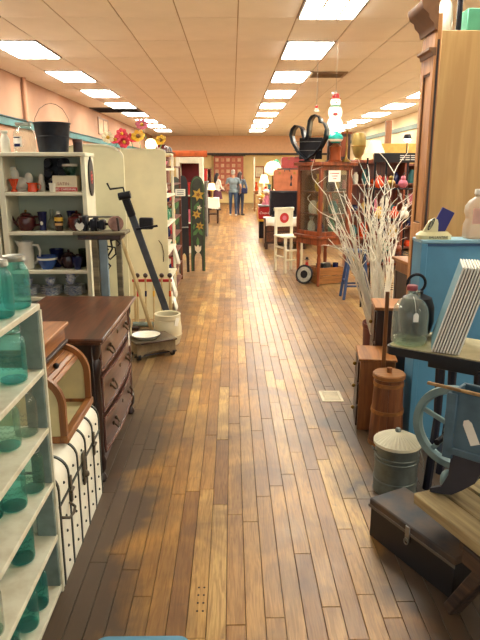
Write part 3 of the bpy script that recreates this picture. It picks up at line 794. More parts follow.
# fourth board: blue and white plates, stacked
bw = mat('blue_white_transfer', (226, 228, 224), .2, var=.3, scale=30, rgb2=(84, 110, 164))
def plate(label, loc, r, tilt=0.0):
    o = MB().lathe([(0, .004), (r * .55, .002), (r * .6, .0), (r * .62, .006), (r, .018), (r * .99, .021), (r * .6, .01), (0, .009)], 22, cap=False).build('plate', bw)
    place(o, (loc[0] - .045, loc[1], loc[2])); o.rotation_euler = (tilt, 0, random.random()); return tag(o, label, 'plate', 'blue and white plates on the bookcase')
for (x, n, lab) in ((-1.64, 5, 'blue and white plate in the stack under the white pitcher'), (-1.455, 5, 'blue and white plate in the middle plate stack'), (-1.265, 6, 'blue and white plate in the stack closest to the grinder table')):
    for k in range(n): plate(lab, (x, BY + .125, Z[1] + .0005 + k * .0125), .092 - .001 * k)
def tea_cup(label, loc):
    t = thing('tea_cup', label, 'cup', (loc[0] - .045, loc[1], loc[2]), random.random() * 3, KG)
    MB().lathe([(0, .004), (.02, 0), (.022, .006), (.038, .03), (.043, .058), (.04, .058), (.034, .03), (0, .012)], 18, cap=False).build('bowl', bw, t)
    MB().tube([(.04, 0, .05), (.06, 0, .05), (.064, 0, .03), (.036, 0, .018)], .004, 6).build('handle', bw, t)
tea_cup('blue and white tea cup upright on the plate stack under the pitcher', (-1.64, BY + .1, Z[1] + .082))
tea_cup('blue and white tea cup on the middle plate stack', (-1.455, BY + .1, Z[1] + .082))
tea_cup('blue and white tea cup stacked on the plates by the grinder table', (-1.285, BY + .09, Z[1] + .0945))
tea_cup('blue and white tea cup topmost over the plates by the grinder table', (-1.285, BY + .09, Z[1] + .132))
bowl('navy enamel bowl on the lowest visible bookcase shelf', (-1.56, BY + .12, Z[0]), .1, .12, navy)
bowl('blue striped bowl on the lowest visible bookcase shelf', (-1.36, BY + .12, Z[0]), .1, .1, bw)
for (x, z, lab, m_) in ((-1.86, Z[3], 'amber jar on the neighbouring bookcase beside the teapot shelf', yellow), (-1.86, Z[2], 'green jar on the neighbouring bookcase beside the pitcher shelf', green)):
    single(MB().lathe([(0, 0), (.04, 0), (.043, .01), (.043, .1), (.03, .12), (.033, .125), (.033, .145), (0, .147)], 16, cap=False), 'storage_jar', m_, lab, 'jar', (x, BY + .1, z), group=KG)
# oval plaque on the bookcase edge
t = thing('oval_plaque', 'black oval plaque with red ornament hung on the bookcase edge', 'plaque', (br + .0005, BY + .15, 1.60), PI / 2)
MB().prism([(.078 * math.cos(a), .145 * math.sin(a)) for a in [2 * PI * q / 28 for q in range(28)]], -.012, 0, 'y').build('board', black_paint, t)
MB().prism([(0, .165), (.008, .15), (.006, .135), (-.006, .135), (-.008, .15)], -.012, 0, 'y').build('finial', black_paint, t)
rm = MB().prism([(.03 * math.cos(a), .05 * math.sin(a)) for a in [2 * PI * q / 20 for q in range(20)]], -.0135, -.0121, 'y'); rm.build('red_ornament', red, t)
om = MB()
for zz in (-.03, 0, .03): om.prism([(-.026, zz - .008), (.026, zz + .002), (.0, zz + .01)], -.0148, -.0136, 'y')
om.build('dark_leaf', black_paint, t)

# ------------------------------------------------------------------ grinder table
t = thing('work_table', 'narrow weathered work table with scrolled iron bracket beside the bookcase', 'table', (-1.215, 4.49, 0))
MB().box(.03, .42, 0, .24, 1.185, 1.21, .004).build('table_top', wood('grey_board', (132, 122, 96), (92, 84, 66), 'x', .7), t)
MB().box(.06, .38, .02, .22, 1.15, 1.185, .003).build('apron', dark_wood, t)
for (x, y, m_) in ((.185, .03, 'grey_board'), (.185, .21, 'grey_board'), (.33, .21, 'grey_board')):
    MB().box(x - .022, x + .022, y - .02, y + .02, 0, 1.152, .003).build('leg', MATS[m_], t)
MB().box(.215, .275, .02, .06, 0, 1.15, .003).build('panel_leg', mat('blue_grey_paint', (128, 148, 160), .6, var=.12), t)
br_ = MB()
br_.tube([(.30, .05, 1.15), (.31, .05, 1.08), (.27, .05, 1.02), (.24, .05, .97), (.27, .05, .92), (.29, .05, .95), (.265, .05, .975)], .008, 6)
br_.tube([(.24, .05, 1.15), (.27, .05, 1.1), (.33, .05, 1.09), (.335, .05, 1.04), (.29, .05, 1.0), (.25, .05, 1.04), (.28, .05, 1.08)], .007, 6)
br_.tube([(.30, .05, 1.14), (.34, .05, 1.15), (.37, .05, 1.12), (.35, .05, 1.1)], .006, 6)
br_.build('scroll_bracket', black_iron, t)
t = thing('bench_grinder', 'dark iron hand grinder with round stone wheel on the work table', 'grinder', (-1.215, 4.49, 1.21))
MB().tube([(.06, .1, .105), (.36, .1, .105)], .007, 8).build('guide_rod', steel, t)
g_ = MB().box(.09, .125, .06, .15, 0, .115, .006); g_.box(.135, .25, .065, .145, .02, .075, .008); g_.box(.15, .18, .05, .16, 0, .09, .006); g_.box(.215, .255, .06, .15, .01, .085, .008)
g_.cyl((.25, .1, .05), (.33, .1, .05), .010, n=8); g_.cyl((.17, .1, .048), (.20, .1, .048), .055, n=14)
g_.build('frame', black_iron, t)
MB().xf((.335, .1, .055), (0, 0, .5)).cyl((0, -.018, 0), (0, .018, 0), .056, n=22).build('stone_wheel', mat('stone_pink', (150, 112, 100), .85, bump=.2, scale=40), t)
hw = MB(); hw.tube([(.05, .1 + .038 * math.cos(a), .05 + .038 * math.sin(a)) for a in [2 * PI * q / 18 for q in range(18)]], .008, 6, closed=True); hw.cyl((.04, .1, .05), (.14, .1, .05), .008, n=8)
hw.build('hand_wheel', black_iron, t)
MB().prism([(.055, .07), (.04, .045), (.05, .02), (.075, .004), (.10, .02), (.11, .045), (.095, .07), (.077, .055)], .045, .047, 'y').build('price_tag', paper, t)
MB().bar((.365, .06, .002), (.355, .06, .1), .022, .014).build('tool_rest', dark_wood, t)

# ------------------------------------------------------------------ cream booth dividers with rounded shoulders
def divider(label, x0, x1, y, zt, rl, rr_, dpt):
    w = x1 - x0
    poly = [(0, 0), (w, 0)] + arc(w - rr_, zt - rr_ * .55, rr_, 0, 90, 10, rr_ * .55) + (arc(rl, zt - rl * .4, rl, 90, 180, 8, rl * .4) if rl else [(0, zt)])
    t = thing('booth_divider', label, 'divider', (x0, y, 0), 0, 'cream booth dividers')
    MB().prism(poly, 0, dpt, 'y').build('panel', cream, t, 30)
    op = poly[2:]; ip = [(p[0] * 1 - .012 * (1 if p[0] > w / 2 else -1) if True else 0, p[1] - .012) for p in op]
    MB().strip(op, ip, -.008, -.0005, 'y').build('edge_bead', white_paint, t)
    return t
divider('cream booth divider with arched top behind the grinder table', -1.62, -1.015, 5.82, 1.895, .25, .22, .03)
divider('bright cream booth divider behind the croquet set', -1.20, -.718, 6.72, 1.885, 0, .07, .03)

# ------------------------------------------------------------------ silk flowers and a small lit lamp over the dividers
def silk_flower(label, loc, m, r=.05, leaf=True):
    t = thing('silk_flower', label, 'flower', loc, 0, 'silk flowers along the booth tops'); t.rotation_euler = (math.radians(random.uniform(45, 75)), random.uniform(-.3, .3), random.uniform(-.5, .5))
    for k in range(7):
        a = 2 * PI * k / 7
        MB().xf((math.cos(a) * r * .5, math.sin(a) * r * .5, r * .2), (0, -.5, a)).ball((0, 0, 0), (r * .55, r * .4, r * .16), 8, 5).build('petal', m, t)
    MB().ball((0, 0, r * .35), r * .28, 8, 6).build('flower_centre', yellow if m != yellow else mat('stamen_brown', (120, 80, 40), .6), t)
    MB().tube([(0, 0, 0), (.0, -.02, -.03), (.0, -.10, -.035), (0, -.17, -.01)], .004, 5).build('stem', green, t)
    return t
pink = mat('silk_pink', (222, 60, 84), .6); cream_silk = mat('silk_cream', (240, 226, 190), .6); mauve = mat('silk_mauve', (206, 110, 130), .6)
tr = thing('wall_shelf', 'narrow cream ledge carrying silk flowers between the booth dividers', 'shelf', (-1.62, 6.86, 1.84))
MB().box(0, .95, 0, .2, -.02, 0, .003).build('ledge_board', cream, tr)
MB().box(.02, .05, .02, .18, -.12, -.02, .003).build('bracket', cream, tr)
for (x, z, m_, lab, r) in ((-1.37, .13, cream_silk, 'cream silk rose by the teal trim, first above the arched divider', .055), (-1.28, .10, pink, 'pink silk flower beside the cream rose', .05), (-1.215, .17, pink, 'tall deep pink silk flower over the divider seam', .05), (-1.18, .08, pink, 'low deep pink silk flower over the divider seam', .055), (-1.105, .12, pink, 'pink silk flower next to the yellow one', .05), (-1.03, .14, yellow, 'yellow silk flower beside the lit lamp', .06), (-.99, .26, mauve, 'mauve silk flower standing highest above the lit lamp', .055), (-.78, .10, yellow, 'yellow silk flower at the end of the booth top', .05)):
    silk_flower(lab, (x, 6.93, 1.87 + z), m_, r * 1.35)
t = thing('accent_lamp', 'small glowing lamp among silk flowers on the booth top', 'lamp', (-.90, 6.94, 1.84))
MB().lathe([(.05, 0), (.05, .01), (.015, .02), (.015, .05)], 14).build('base', brass, t)
MB().lathe([(.0, .05), (.05, .06), (.060, .09), (.052, .13), (.03, .15), (0, .155)], 18).build('globe', lamp_mat('warm_globe', (255, 226, 160), 9), t)

# ------------------------------------------------------------------ leaning implement, pole, crock, croquet set, scale
t = thing('hand_pump', 'long dark iron implement with crank handle leaning against the dividers', 'tool', (0, 0, 0))
a, b = Vector((-.970, 5.70, 1.345)), Vector((-.585, 5.94, .012))
slate = mat('slate_iron', (70, 74, 84), .55, .3, var=.15, scale=10)
MB().bar(a, b, .066, .045, (0, -1, .3), .006).build('beam', slate, t)
d = (b - a).normalized()
hd = MB().bar(a - d * .10, a + d * .12, .075, .06, (0, -1, .3), .015); hd.cyl(a - d * .08 + Vector((-.05, -.05, 0)), a - d * .08 + Vector((.06, -.05, .02)), .035, n=12)
hd.build('head_casting', black_iron, t)
c0 = a - d * .05
MB().tube([c0, c0 + Vector((-.02, -.02, .11)), c0 + Vector((-.14, -.02, .095)), c0 + Vector((-.165, -.02, .15))], .010, 8).build('crank_handle', black_iron, t)
q = a + d * .22
MB().cbox((q.x + .095, q.y + .03, q.z + .03), (.13, .07, .11), .01).build('gear_box', black_iron, t)
MB().bar(q + d * .02 + Vector((0, -.035, 0)), q + d * .02 + Vector((.20, -.01, .03)), .03, .02).build('clamp', black_iron, t)
o = MB().tube([(-1.075, 5.66, 1.14), (-.93, 5.75, .60), (-.78, 5.80, .012)], [.017, .019, .02], 10).build('wooden_pole', wood('pale_pole', (204, 182, 138), (170, 146, 100), 'z', .6))
tag(o, 'pale round wooden pole leaning beside the dark iron implement', 'pole')
o = MB().tube([(-.775, 6.714, .66), (-.765, 6.714, .75), (-.785, 6.714, .85), (-.82, 6.716, .90)], .004, 6).build('wire_hook', black_iron); tag(o, 'thin bent wire hanging on the bright cream divider', 'wire')
# crock
t = thing('stoneware_crock', 'cream stoneware crock with dark open mouth by the aisle', 'crock', (-.635, 5.70, 0))
MB().lathe([(0, .01), (.105, 0), (.112, .01), (.135, .09), (.138, .17), (.128, .235), (.122, .25), (.128, .258), (.126, .285), (.130, .30), (.122, .306), (.108, .30), (.106, .26), (.115, .2), (.11, .06), (0, .03)], 28, cap=False).build('jar', mat('stoneware', (216, 204, 170), .3, var=.06, scale=5), t)
MB().lathe([(0, .225), (.112, .225), (.112, .23), (0, .231)], 24).build('dark_disc', mat('crock_inside', (44, 36, 30), .8), t)  # dark disc set a little below the crock's rim
rgm = MB()
for z in (.245, .10): rgm.tube([(math.cos(a_) * (.126 if z > .2 else .137), math.sin(a_) * (.126 if z > .2 else .137), z) for a_ in [2 * PI * q_ / 28 for q_ in range(28)]], .004, 6, closed=True)
rgm.build('ridge', MATS['stoneware'], t)
tg = MB().xf((.10, -.095, .245), (0, .25, .75)).box(-.022, .022, -.002, 0, -.045, .035, .0008); tg.build('price_tag', paper, t)
# croquet set
t = thing('croquet_set', 'croquet set with mallets hanging in a red rail stand', 'croquet set', (-1.06, 6.28, 0))
MB().box(0, .42, -.015, .015, .51, .54, .004).build('rail', red, t)
for x in (.02, .40): MB().box(x - .012, x + .012, -.012, .012, .04, .51, .003).build('upright', MATS['pale_pole'], t)
MB().box(-.02, .06, -.10, .10, 0, .04, .004).build('foot', dark_wood, t); MB().box(.36, .44, -.10, .10, 0, .04, .004).build('foot', dark_wood, t)
MB().box(.06, .36, -.012, .012, .012, .034, .003).build('stretcher', dark_wood, t)
stripe = [red, navy, yellow, green, orange_glaze]
for k in range(5):
    x = .05 + k * .085
    ml = thing_ = MB().cyl((x, -.03, .06), (x + .012, -.035, .60), .010, n=8).build('mallet', MATS['pale_pole'], t)
    MB().cyl((x - .055, -.03, .055), (x + .055, -.03, .055), .028, n=12).build('mallet_head', grey_plank, ml)
    MB().ball((x + .012, -.035, .585), (.026, .026, .026), 10, 7).build('grip_knob', dark_wood, ml)
    MB().cyl((x + .007, -.033, .36), (x + .009, -.034, .42), .0115, n=8).build('stripe', stripe[k], ml)
# platform scale
t = thing('platform_scale', 'low cast iron platform scale base on small wheels', 'scale', (-.845, 5.115, 0), math.radians(30))
sk = [(0, .045), (.0, .15), (.37, .15), (.37, .045), (.33, .03), (.30, .06), (.25, .075), (.12, .075), (.07, .06), (.04, .03)]
iron_tan = mat('painted_iron', (140, 122, 92), .55, .2, var=.2, scale=12)
MB().prism(sk, 0, .02, 'y').build('skirt', iron_tan, t); MB().prism(sk, .23, .25, 'y').build('skirt', iron_tan, t)
for x in (0, .35): MB().box(x, x + .02, .02, .23, .06, .15, .002).build('side_skirt', iron_tan, t)
MB().box(-.015, .385, -.015, .265, .15, .172, .005).build('platform', mat('worn_platform', (112, 96, 74), .6, .3, var=.2), t)
MB().box(.03, .34, -.028, -.012, .155, .168, .003).build('edge_bar', dark_wood, t)
for x in (.02, .35):
    for y in (.03, .22):
        MB().cyl((x - .012, y, .036), (x + .012, y, .036), .036, n=16).build('wheel', black_iron, t)
MB().cyl((-.02, .03, .036), (.39, .03, .036), .008, n=8).build('axle', black_iron, t)
t2 = thing('enamel_tray', 'white enamel tray lying on the platform scale', 'tray', (-.79, 5.30, .1725), math.radians(30))
MB().lathe([(0, .004), (.10, 0), (.13, .03), (.135, .032), (.125, .028), (.098, .006), (0, .008)], 24, cap=False).build('dish', white_glaze, t2); MB().tube([(math.cos(a_) * .134, math.sin(a_) * .134, .031) for a_ in [2 * PI * q_ / 24 for q_ in range(24)]], .003, 6, closed=True).build('rim', navy, t2)

# ------------------------------------------------------------------ white booth shelving facing the aisle
t = thing('booth_shelving', 'tall white booth shelving facing the aisle behind the cream divider', 'shelving', (-.735, 6.76, 0))
MB().box(-.03, .0, 0, .04, 0, 1.86, .003).build('upright', white_paint, t); MB().box(-.03, .0, 1.0, 1.04, 0, 1.86, .003).build('upright', white_paint, t)
MB().box(-.40, -.37, 0, 1.04, 0, 1.86, .002).build('back_panel', white_paint, t)
for z in (.12, .42, .74, 1.06, 1.38, 1.68): MB().box(-.37, .012, .02, 1.02, z - .025, z, .003).build('shelf_board', white_paint, t)
names = [('porcelain_vase', 'white porcelain vase', white_glaze), ('ruby_goblet', 'ruby red goblet', red), ('cream_pitcher', 'cream jug', white_glaze), ('pink_bowl', 'pink bowl', mauve), ('green_vase', 'green glass vase', green)]
lev = ['bottom', 'second lowest', 'third lowest', 'fourth', 'fifth', 'top']
for i, z in enumerate((.12, .42, .74, 1.06, 1.38, 1.68)):
    for k in range(4):
        nm, lb_, m_ = names[(i * 2 + k) % 5]; s = random.uniform(.8, 1.15); r = .045 * s
        kind = (i + k) % 3
        prof = [[(0, .002), (r * .6, 0), (r, .05 * s), (r * .8, .11 * s), (r * .35, .15 * s), (r * .6, .19 * s), (r * .5, .19 * s), (r * .3, .15 * s), (0, .1 * s)],
                [(r * .7, 0), (r * .7, .006), (r * .15, .02), (r * .15, .07 * s), (r * .7, .1 * s), (r * .85, .16 * s), (r * .78, .16 * s), (0, .1 * s)],
                [(0, .002), (r * .5, 0), (r * .6, .01), (r * 1.2, .07 * s), (r * 1.25, .08 * s), (r * 1.1, .07 * s), (0, .02)]][kind]
        o = MB().lathe(prof, 16, cap=False).build(['display_vase', 'goblet', 'dish'][kind], m_)
        place(o, (-.735 - .07 - random.random() * .12, 6.76 + .12 + k * .235, z))
        tag(o, '%s %s on the %s white booth shelf' % (lb_.split()[0] + (' glazed' if 'glass' not in lb_ else ' glass'), ['vase', 'goblet', 'dish'][kind], lev[i]), ['vase', 'goblet', 'dish'][kind], 'wares on the white booth shelving')
# white ruffled cloths hanging off the shelves
for k, (y, z) in enumerate(((7.0, .42), (7.25, .12), (7.45, .74))):
    pts = []; nx = 14
    b = MB(); vs = []
    for j in range(5):
        for i in range(nx):
            vs.append((-.72 + .02 * math.sin(i * 1.5) * (j / 4 + .2) + .012 * j, y + i * .016 - .11, z + .004 - j * .052))
    b.add(vs, [(j * nx + i, j * nx + i + 1, (j + 1) * nx + i + 1, (j + 1) * nx + i) for j in range(4) for i in range(nx - 1)])
    o = b.build('lace_runner', paper); tag(o, ['white lace runner hanging from the second lowest booth shelf', 'white lace runner hanging from the bottom booth shelf', 'white lace runner hanging from the third lowest booth shelf'][k], 'runner', 'lace runners on the white shelving')
    sol = o.modifiers.new('thick', 'SOLIDIFY'); sol.thickness = .004
for (y, z, m_, lab) in ((7.10, 1.87, maroon, 'dark red hat on the white booth shelving'), (7.35, 1.87, dark_wood, 'brown hat on the white booth shelving'), (7.65, 1.87, black_paint, 'black hat on the white booth shelving')):
    t = thing('felt_hat', lab, 'hat', (-.80, y, z - .01), 0, 'hats on the booth shelving')
    MB().lathe([(.0, .0), (.10, .0), (.115, .006), (.07, .012), (0, .014)], 18, cap=False).build('brim', m_, t); MB().lathe([(.07, .008), (.066, .05), (.04, .08), (0, .075)], 18).build('crown', m_, t)
t = thing('hanging_sign', 'small white sign on the end of the brown shelving', 'sign', (-.745, 8.06, 1.33))
MB().box(0, .13, 0, .012, 0, .09, .002).build('board', paper, t)
for k in range(3): MB().box(.02, .11, -.002, 0, .02 + k * .022, .027 + k * .022).build('printed_line', navy, t)
# brown shelving
t = thing('brown_shelving', 'brown wooden shelving of stacked crates beside the painted boards', 'shelving', (-.775, 8.10, 0))
brick_w = wood('crate_brown', (128, 76, 56), (88, 48, 38), 'z', .6)
for x in (-.35, -.03): MB().box(x, x + .03, 0, .03, 0, 1.72, .003).build('upright', brick_w, t); MB().box(x, x + .03, 1.2, 1.23, 0, 1.72, .003).build('upright', brick_w, t)
for k in range(8): MB().box(-.33, -.005, .005, 1.225, .05 + k * .235, .07 + k * .235, .003).build('shelf_board', brick_w, t)
for k in range(7): MB().box(-.32, -.3, .03, 1.2, .08 + k * .235, .265 + k * .235, .003).build('back_board', brick_w, t)
for i in range(6):
    for k in range(3):
        r = .05
        m_ = [red, white_glaze, mat('copper', (176, 92, 52), .3, .7), green, navy, yellow][(i * 3 + k * 2 + 1) % 6]
        o = MB().lathe([(0, .002), (r * .8, 0), (r, .03), (r, .09), (r * .6, .12), (r * .65, .135), (r * .5, .135), (0, .1)], 14, cap=False).build('lidded_pot', m_)
        place(o, (-.775 - .12, 8.3 + k * .38, .0705 + i * .235))
        tag(o, '%s pot on shelf %s of the brown crate shelving' % (m_.name.split('_')[0], ['one', 'two', 'three', 'four', 'five', 'six'][i] + ' counted up from the floor'), 'pot', 'pots on the brown shelving')

# ------------------------------------------------------------------ painted long boards standing by the aisle
def long_board(name, label, loc, w, h, m, rz=0):
    t = thing(name, label, 'board', loc, rz)
    poly = [(-w / 2, 0)] + ([(-w * .28, 0), (-w * .26, .16)] + arc(0, .2, w * .26, 180, 0, 8, .12) + [(w * .26, .16), (w * .28, 0)]) + [(w / 2, 0), (w / 2, h - w * .9)] + arc(0, h - w * .9, w / 2, 0, 180, 10, w * .9)
    MB().prism(poly, 0, .025, 'y').build('plank', m, t, 30)
    return t
dk = mat('black_green_paint', (58, 62, 52), .5, var=.12)
t = long_board('painted_board', 'tall black board painted with yellow lilies and green leaves', (-.575, 10.10, 0), .235, 1.575, dk)
def shape(parent, name, poly, m, lift): MB().prism(poly, -.003 - lift, -.0006 - lift, 'y').build(name, m, parent)
def star(cx, cz, r, n=6, r2=.45, rot=0): return [(cx + (r if i % 2 == 0 else r * r2) * math.cos(rot + PI * i / n), cz + (r if i % 2 == 0 else r * r2) * math.sin(rot + PI * i / n)) for i in range(2 * n)]
def leafp(cx, cz, L, w, a): 
    ca, sa = math.cos(a), math.sin(a)
    pts = [(0, 0), (L * .3, w), (L * .7, w * .8), (L, 0), (L * .7, -w * .8), (L * .3, -w)]
    return [(cx + p[0] * ca - p[1] * sa, cz + p[0] * sa + p[1] * ca) for p in pts]
lily = mat('lily_yellow', (196, 156, 62), .6); leaf_g = mat('leaf_green', (84, 124, 70), .6); tulip = mat('tulip_white', (220, 206, 176), .6)
for (cx, cz, r) in ((.015, 1.27, .11), (-.015, .95, .08), (.035, .76, .075)):
    shape(t, 'painted_lily', star(cx, cz, r, 6, .5, .3), lily, .003); shape(t, 'lily_heart', star(cx, cz, r * .35, 5, .6), mat('lily_heart', (140, 92, 36), .6), .006)
for (cx, cz, L, w, a) in ((-.06, 1.02, .16, .03, 1.0), (.06, 1.0, .15, .03, 2.0), (-.08, .60, .15, .03, .9), (.08, .60, .17, .03, 2.1), (.0, .42, .16, .025, 1.6), (-.07, .70, .1, .02, 1.4)): shape(t, 'painted_leaf', leafp(cx, cz, L, w, a), leaf_g, 0)
shape(t, 'painted_tulip', [(-.05, .36), (-.02, .32), (.02, .32), (.05, .36), (.055, .44), (.03, .41), (0, .45), (-.03, .41), (-.055, .44)], tulip, .003)
shape(t, 'painted_tulip', star(.03, 1.06, .05, 5, .4), tulip, .003)
bd = [(-.105, 0), (-.105, 1.36)] + arc(0, 1.36, .105, 180, 0, 10, .19) + [(.105, 0)]
bi = [(-.097, 0), (-.097, 1.36)] + arc(0, 1.36, .097, 180, 0, 10, .18) + [(.097, 0)]
MB().strip(bd, bi, -.003, -.0006, 'y').build('painted_border', leaf_g, t)
t = long_board('wooden_ski_board', 'plain black long board with curved tip next to the lily board', (-.80, 9.98, 0), .17, 1.58, black_paint, .35)
MB().cbox((0, -.02, .75), (.15, .03, .02), .004).build('strap', steel, t)
t = long_board('painted_board', 'black long board with green leaf painting half hidden behind the plain one', (-.90, 9.82, 0), .16, 1.56, dk, .5)
for (cz) in (.5, .8, 1.05): shape(t, 'painted_leaf', leafp(-.05, cz, .15, .04, .9), leaf_g, 0)
shape(t, 'painted_tulip', star(0, .42, .05, 5, .5), tulip, .003)

# ------------------------------------------------------------------ tall oak bookcase turned back-to-front
t = thing('tall_cabinet', 'tall oak cabinet with cornice and panelled side, its plain back turned outward', 'cabinet', (1.365, 4.30, 0))
CWd, CDp, CHt = 1.25, .27, 2.56
MB().box(.03, CWd, 0, .012, .05, CHt - .005, .002).build('back_board', pale_oak, t)
MB().box(.0, .03, .002, CDp, 0, 2.66, .003).build('side_frame', cabinet_oak, t)
MB().box(CWd - .03, CWd, .012, CDp, 0, 2.6, .003).build('side_frame', oak_z, t)
sp = MB()
for (a, b, c, d) in ((.0, .055, .06, 2.54), (CDp - .055, CDp, .06, 2.54), (.055, CDp - .055, .06, .2), (.055, CDp - .055, 1.16, 1.28), (.055, CDp - .055, 2.30, 2.54)):
    sp.box(-.014, -.0005, a, b, c, d, .003)
sp.build('panel_rails', cabinet_oak, t)
for (c, d) in ((.2, 1.16), (1.28, 2.30)):
    MB().strip([(.055, c), (CDp - .055, c), (CDp - .055, d), (.055, d)], [(.067, c + .012), (CDp - .067, c + .012), (CDp - .067, d - .012), (.067, d - .012)], -.008, -.0005, 'x', closed=True).build('panel_bead', mat('bead_brown', (104, 66, 40), .45), t)
MB().box(.005, .02, -.001, .0, .05, 2.5).build('edge_gap', dark_wood, t)
co = [(0, 2.40), (-.022, 2.40), (-.03, 2.425), (-.05, 2.435), (-.05, 2.45), (0, 2.45)]
MB().prism(co, -.003, CDp, 'y').build('lower_moulding', mat('cornice_brown', (120, 82, 52), .4), t)
co = [(0, 2.56), (-.02, 2.56), (-.03, 2.60), (-.06, 2.63), (-.07, 2.66), (-.10, 2.68), (-.115, 2.72), (-.115, 2.74), (0, 2.74)]
MB().prism(co, -.003, CDp + .06, 'y').build('cornice', MATS['cornice_brown'], t)
for z in (.1, .55, 1.0, 1.5, 2.0, 2.5): MB().box(.03, CWd - .03, .012, CDp - .02, z - .02, z).build('shelf_board', oak_x, t)
single(MB().box(0, .62, 0, .12, 0, .22, .006), 'green_chest', mat('green_cloth', (84, 160, 122), .7, var=.1), 'green painted box standing on top of the tall oak cabinet', 'box', (1.60, 4.42, 2.50))
t = thing('vase_stand', 'dark metal post with white lamp glass on the tall oak cabinet', 'lamp', (1.50, 4.47, 2.5005))
MB().cyl((.06, 0, 0), (.06, 0, .30), .018, n=10).build('post', black_iron, t); MB().lathe([(.04, 0), (.04, .015), (.02, .02)], 12, (.06, 0, 0)).build('base', black_iron, t)
MB().lathe([(.03, .01), (.05, .04), (.055, .15), (.045, .26), (.03, .28)], 16, (-.03, .03, 0)).build('glass_shade', white_glaze, t)

# ------------------------------------------------------------------ blue cabinet with bottle and ceramic flyer
t = thing('blue_cabinet', 'light blue painted cabinet with recessed panel behind the jug stand', 'cabinet', (1.078, 3.40, 0))
BW, BD, BH = .95, .17, 1.27
MB().box(0, .035, 0, BD, 0, BH - .02, .003).build('side_panel', blue_paint, t); MB().box(BW - .035, BW, 0, BD, 0, BH - .02, .003).build('side_panel', blue_paint, t)
MB().box(-.004, BW + .004, -.004, BD + .004, BH - .02, BH, .003).build('top_board', mat('pale_blue_paint', (142, 186, 204), .5, var=.05), t)  # top board coloured a lighter blue than the sides
MB().box(.035, BW - .035, .014, .026, .05, BH - .02).build('recessed_panel', blue_paint, t)
MB().box(.035, BW - .035, .002, .014, BH - .036, BH - .0205, .002).build('shadow_moulding', mat('shadow_blue', (50, 86, 128), .5), t)  # dark blue strip painted as the shadow below the top board
MB().box(.035, BW - .035, .002, BD, .0, .05).build('plinth', blue_paint, t)
t = thing('plastic_bottle', 'frosted square bottle with white cap and green sticker on the blue cabinet', 'bottle', (1.415, 3.49, BH))
frost = glass('frosted_plastic', (226, 214, 200), .42, .3)
b = MB()
secs = [(.060, .0), (.068, .008), (.068, .08), (.058, .105), (.058, .125), (.067, .15), (.064, .185), (.045, .215), (.02, .235), (.02, .255)]
vs = []; n = 24
for (w, z) in secs:
    for p in rr(w, w * .72, w * .35): vs.append((p[0], p[1], z))
b.add(vs, [tuple(range(n))[::-1]] + [(j * n + i, j * n + (i + 1) % n, (j + 1) * n + (i + 1) % n, (j + 1) * n + i) for j in range(len(secs) - 1) for i in range(n)])
b.build('body', frost, t); MB().lathe([(.024, .25), (.025, .253), (.025, .275), (.022, .28), (0, .281)], 16).build('cap', paper, t)
MB().xf((.022, -.05, .165), (PI / 2, 0, 0)).lathe([(.016, 0), (.016, .003), (0, .003)], 18).build('green_sticker', mat('sticker_green', (70, 180, 150), .5), t)
MB().box(.01, .038, -.0525, -.049, .186, .205).build('white_sticker', paper, t)
MB().cbox((-.02, -.0505, .13), (.05, .002, .09)).build('pink_print', mat('pink_print', (226, 176, 160), .6), t)
t = thing('ceramic_ashtray', 'cream ceramic ashtray with card holder fin on the blue cabinet', 'ashtray', (1.165, 3.475, BH), 0)
cer = mat('cream_ceramic', (232, 224, 176), .25, var=.04)
b = MB(); lo = rr(.098, .058, .05); mid = rr(.100, .06, .05); hi = rr(.078, .046, .04)
b.add([(p[0], p[1], 0) for p in lo] + [(p[0], p[1], .022) for p in mid] + [(p[0], p[1], .042) for p in hi], [tuple(range(24))[::-1]] + [(j * 24 + i, j * 24 + (i + 1) % 24, (j + 1) * 24 + (i + 1) % 24, (j + 1) * 24 + i) for j in range(2) for i in range(24)] + [tuple(range(48, 72))])
b.build('dish', cer, t)
fin = [(-.072, .04), (-.055, .075), (-.035, .105), (-.01, .118), (.008, .112), (.014, .09), (.014, .04)]
MB().prism(fin, -.03, -.012, 'y').build('fin', cer, t)
ov = [(-.028 + .013 * math.cos(a) * math.cos(.5) - .03 * math.sin(a) * -.5, .085 + .034 * math.sin(a)) for a in [2 * PI * q / 20 for q in range(20)]]
oi = [(-.028 + (p[0] + .028) * .72, .085 + (p[1] - .085) * .78) for p in ov]
MB().strip(ov, oi, -.0335, -.0302, 'y', closed=True).build('painted_oval', black_paint, t)
MB().strip([(p[0] * .5 - .015, p[1] * .5 + .042) for p in ov], [(p[0] * .5 - .015, p[1] * .5 + .042) for p in oi], -.034, -.0302, 'y', closed=True).build('painted_oval', black_paint, t)
lettering('BALLANTINE', .019, black_paint, t, (.01, -.0625, .012), (PI / 2, 0, 0))
MB().xf((.045, .0, .095), (0, .42, 0)).box(-.04, .04, -.006, .006, -.06, .075, .002).build('navy_card', mat('navy_card', (26, 20, 112), .4, var=.03), t)

# pine table behind the blue cabinet
t = thing('pine_table', 'plain pine side table between the white twigs and tall oak cabinet', 'table', (1.37, 4.62, 0), math.radians(4))
MB().box(0, .6, 0, .40, .93, .955, .004).build('table_top', oak, t); MB().box(.03, .57, .03, .37, .84, .93, .003).build('apron', oak_z, t)
for (x, y) in ((.05, .05), (.55, .05), (.05, .35), (.55, .35)): MB().box(x - .025, x + .025, y - .025, y + .025, 0, .84, .004).build('leg', dark_wood, t)
MB().box(.03, .045, .07, .33, .05, .84, .002).build('side_panel', dark_wood, t)
single(MB().lathe([(0, 0), (.05, 0), (.055, .01), (.05, .02), (0, .022)], 16), 'pink_saucer', mat('saucer_pink', (206, 150, 120), .4), 'pinkish saucer on the pine side table', 'saucer', (1.46, 4.75, .956))

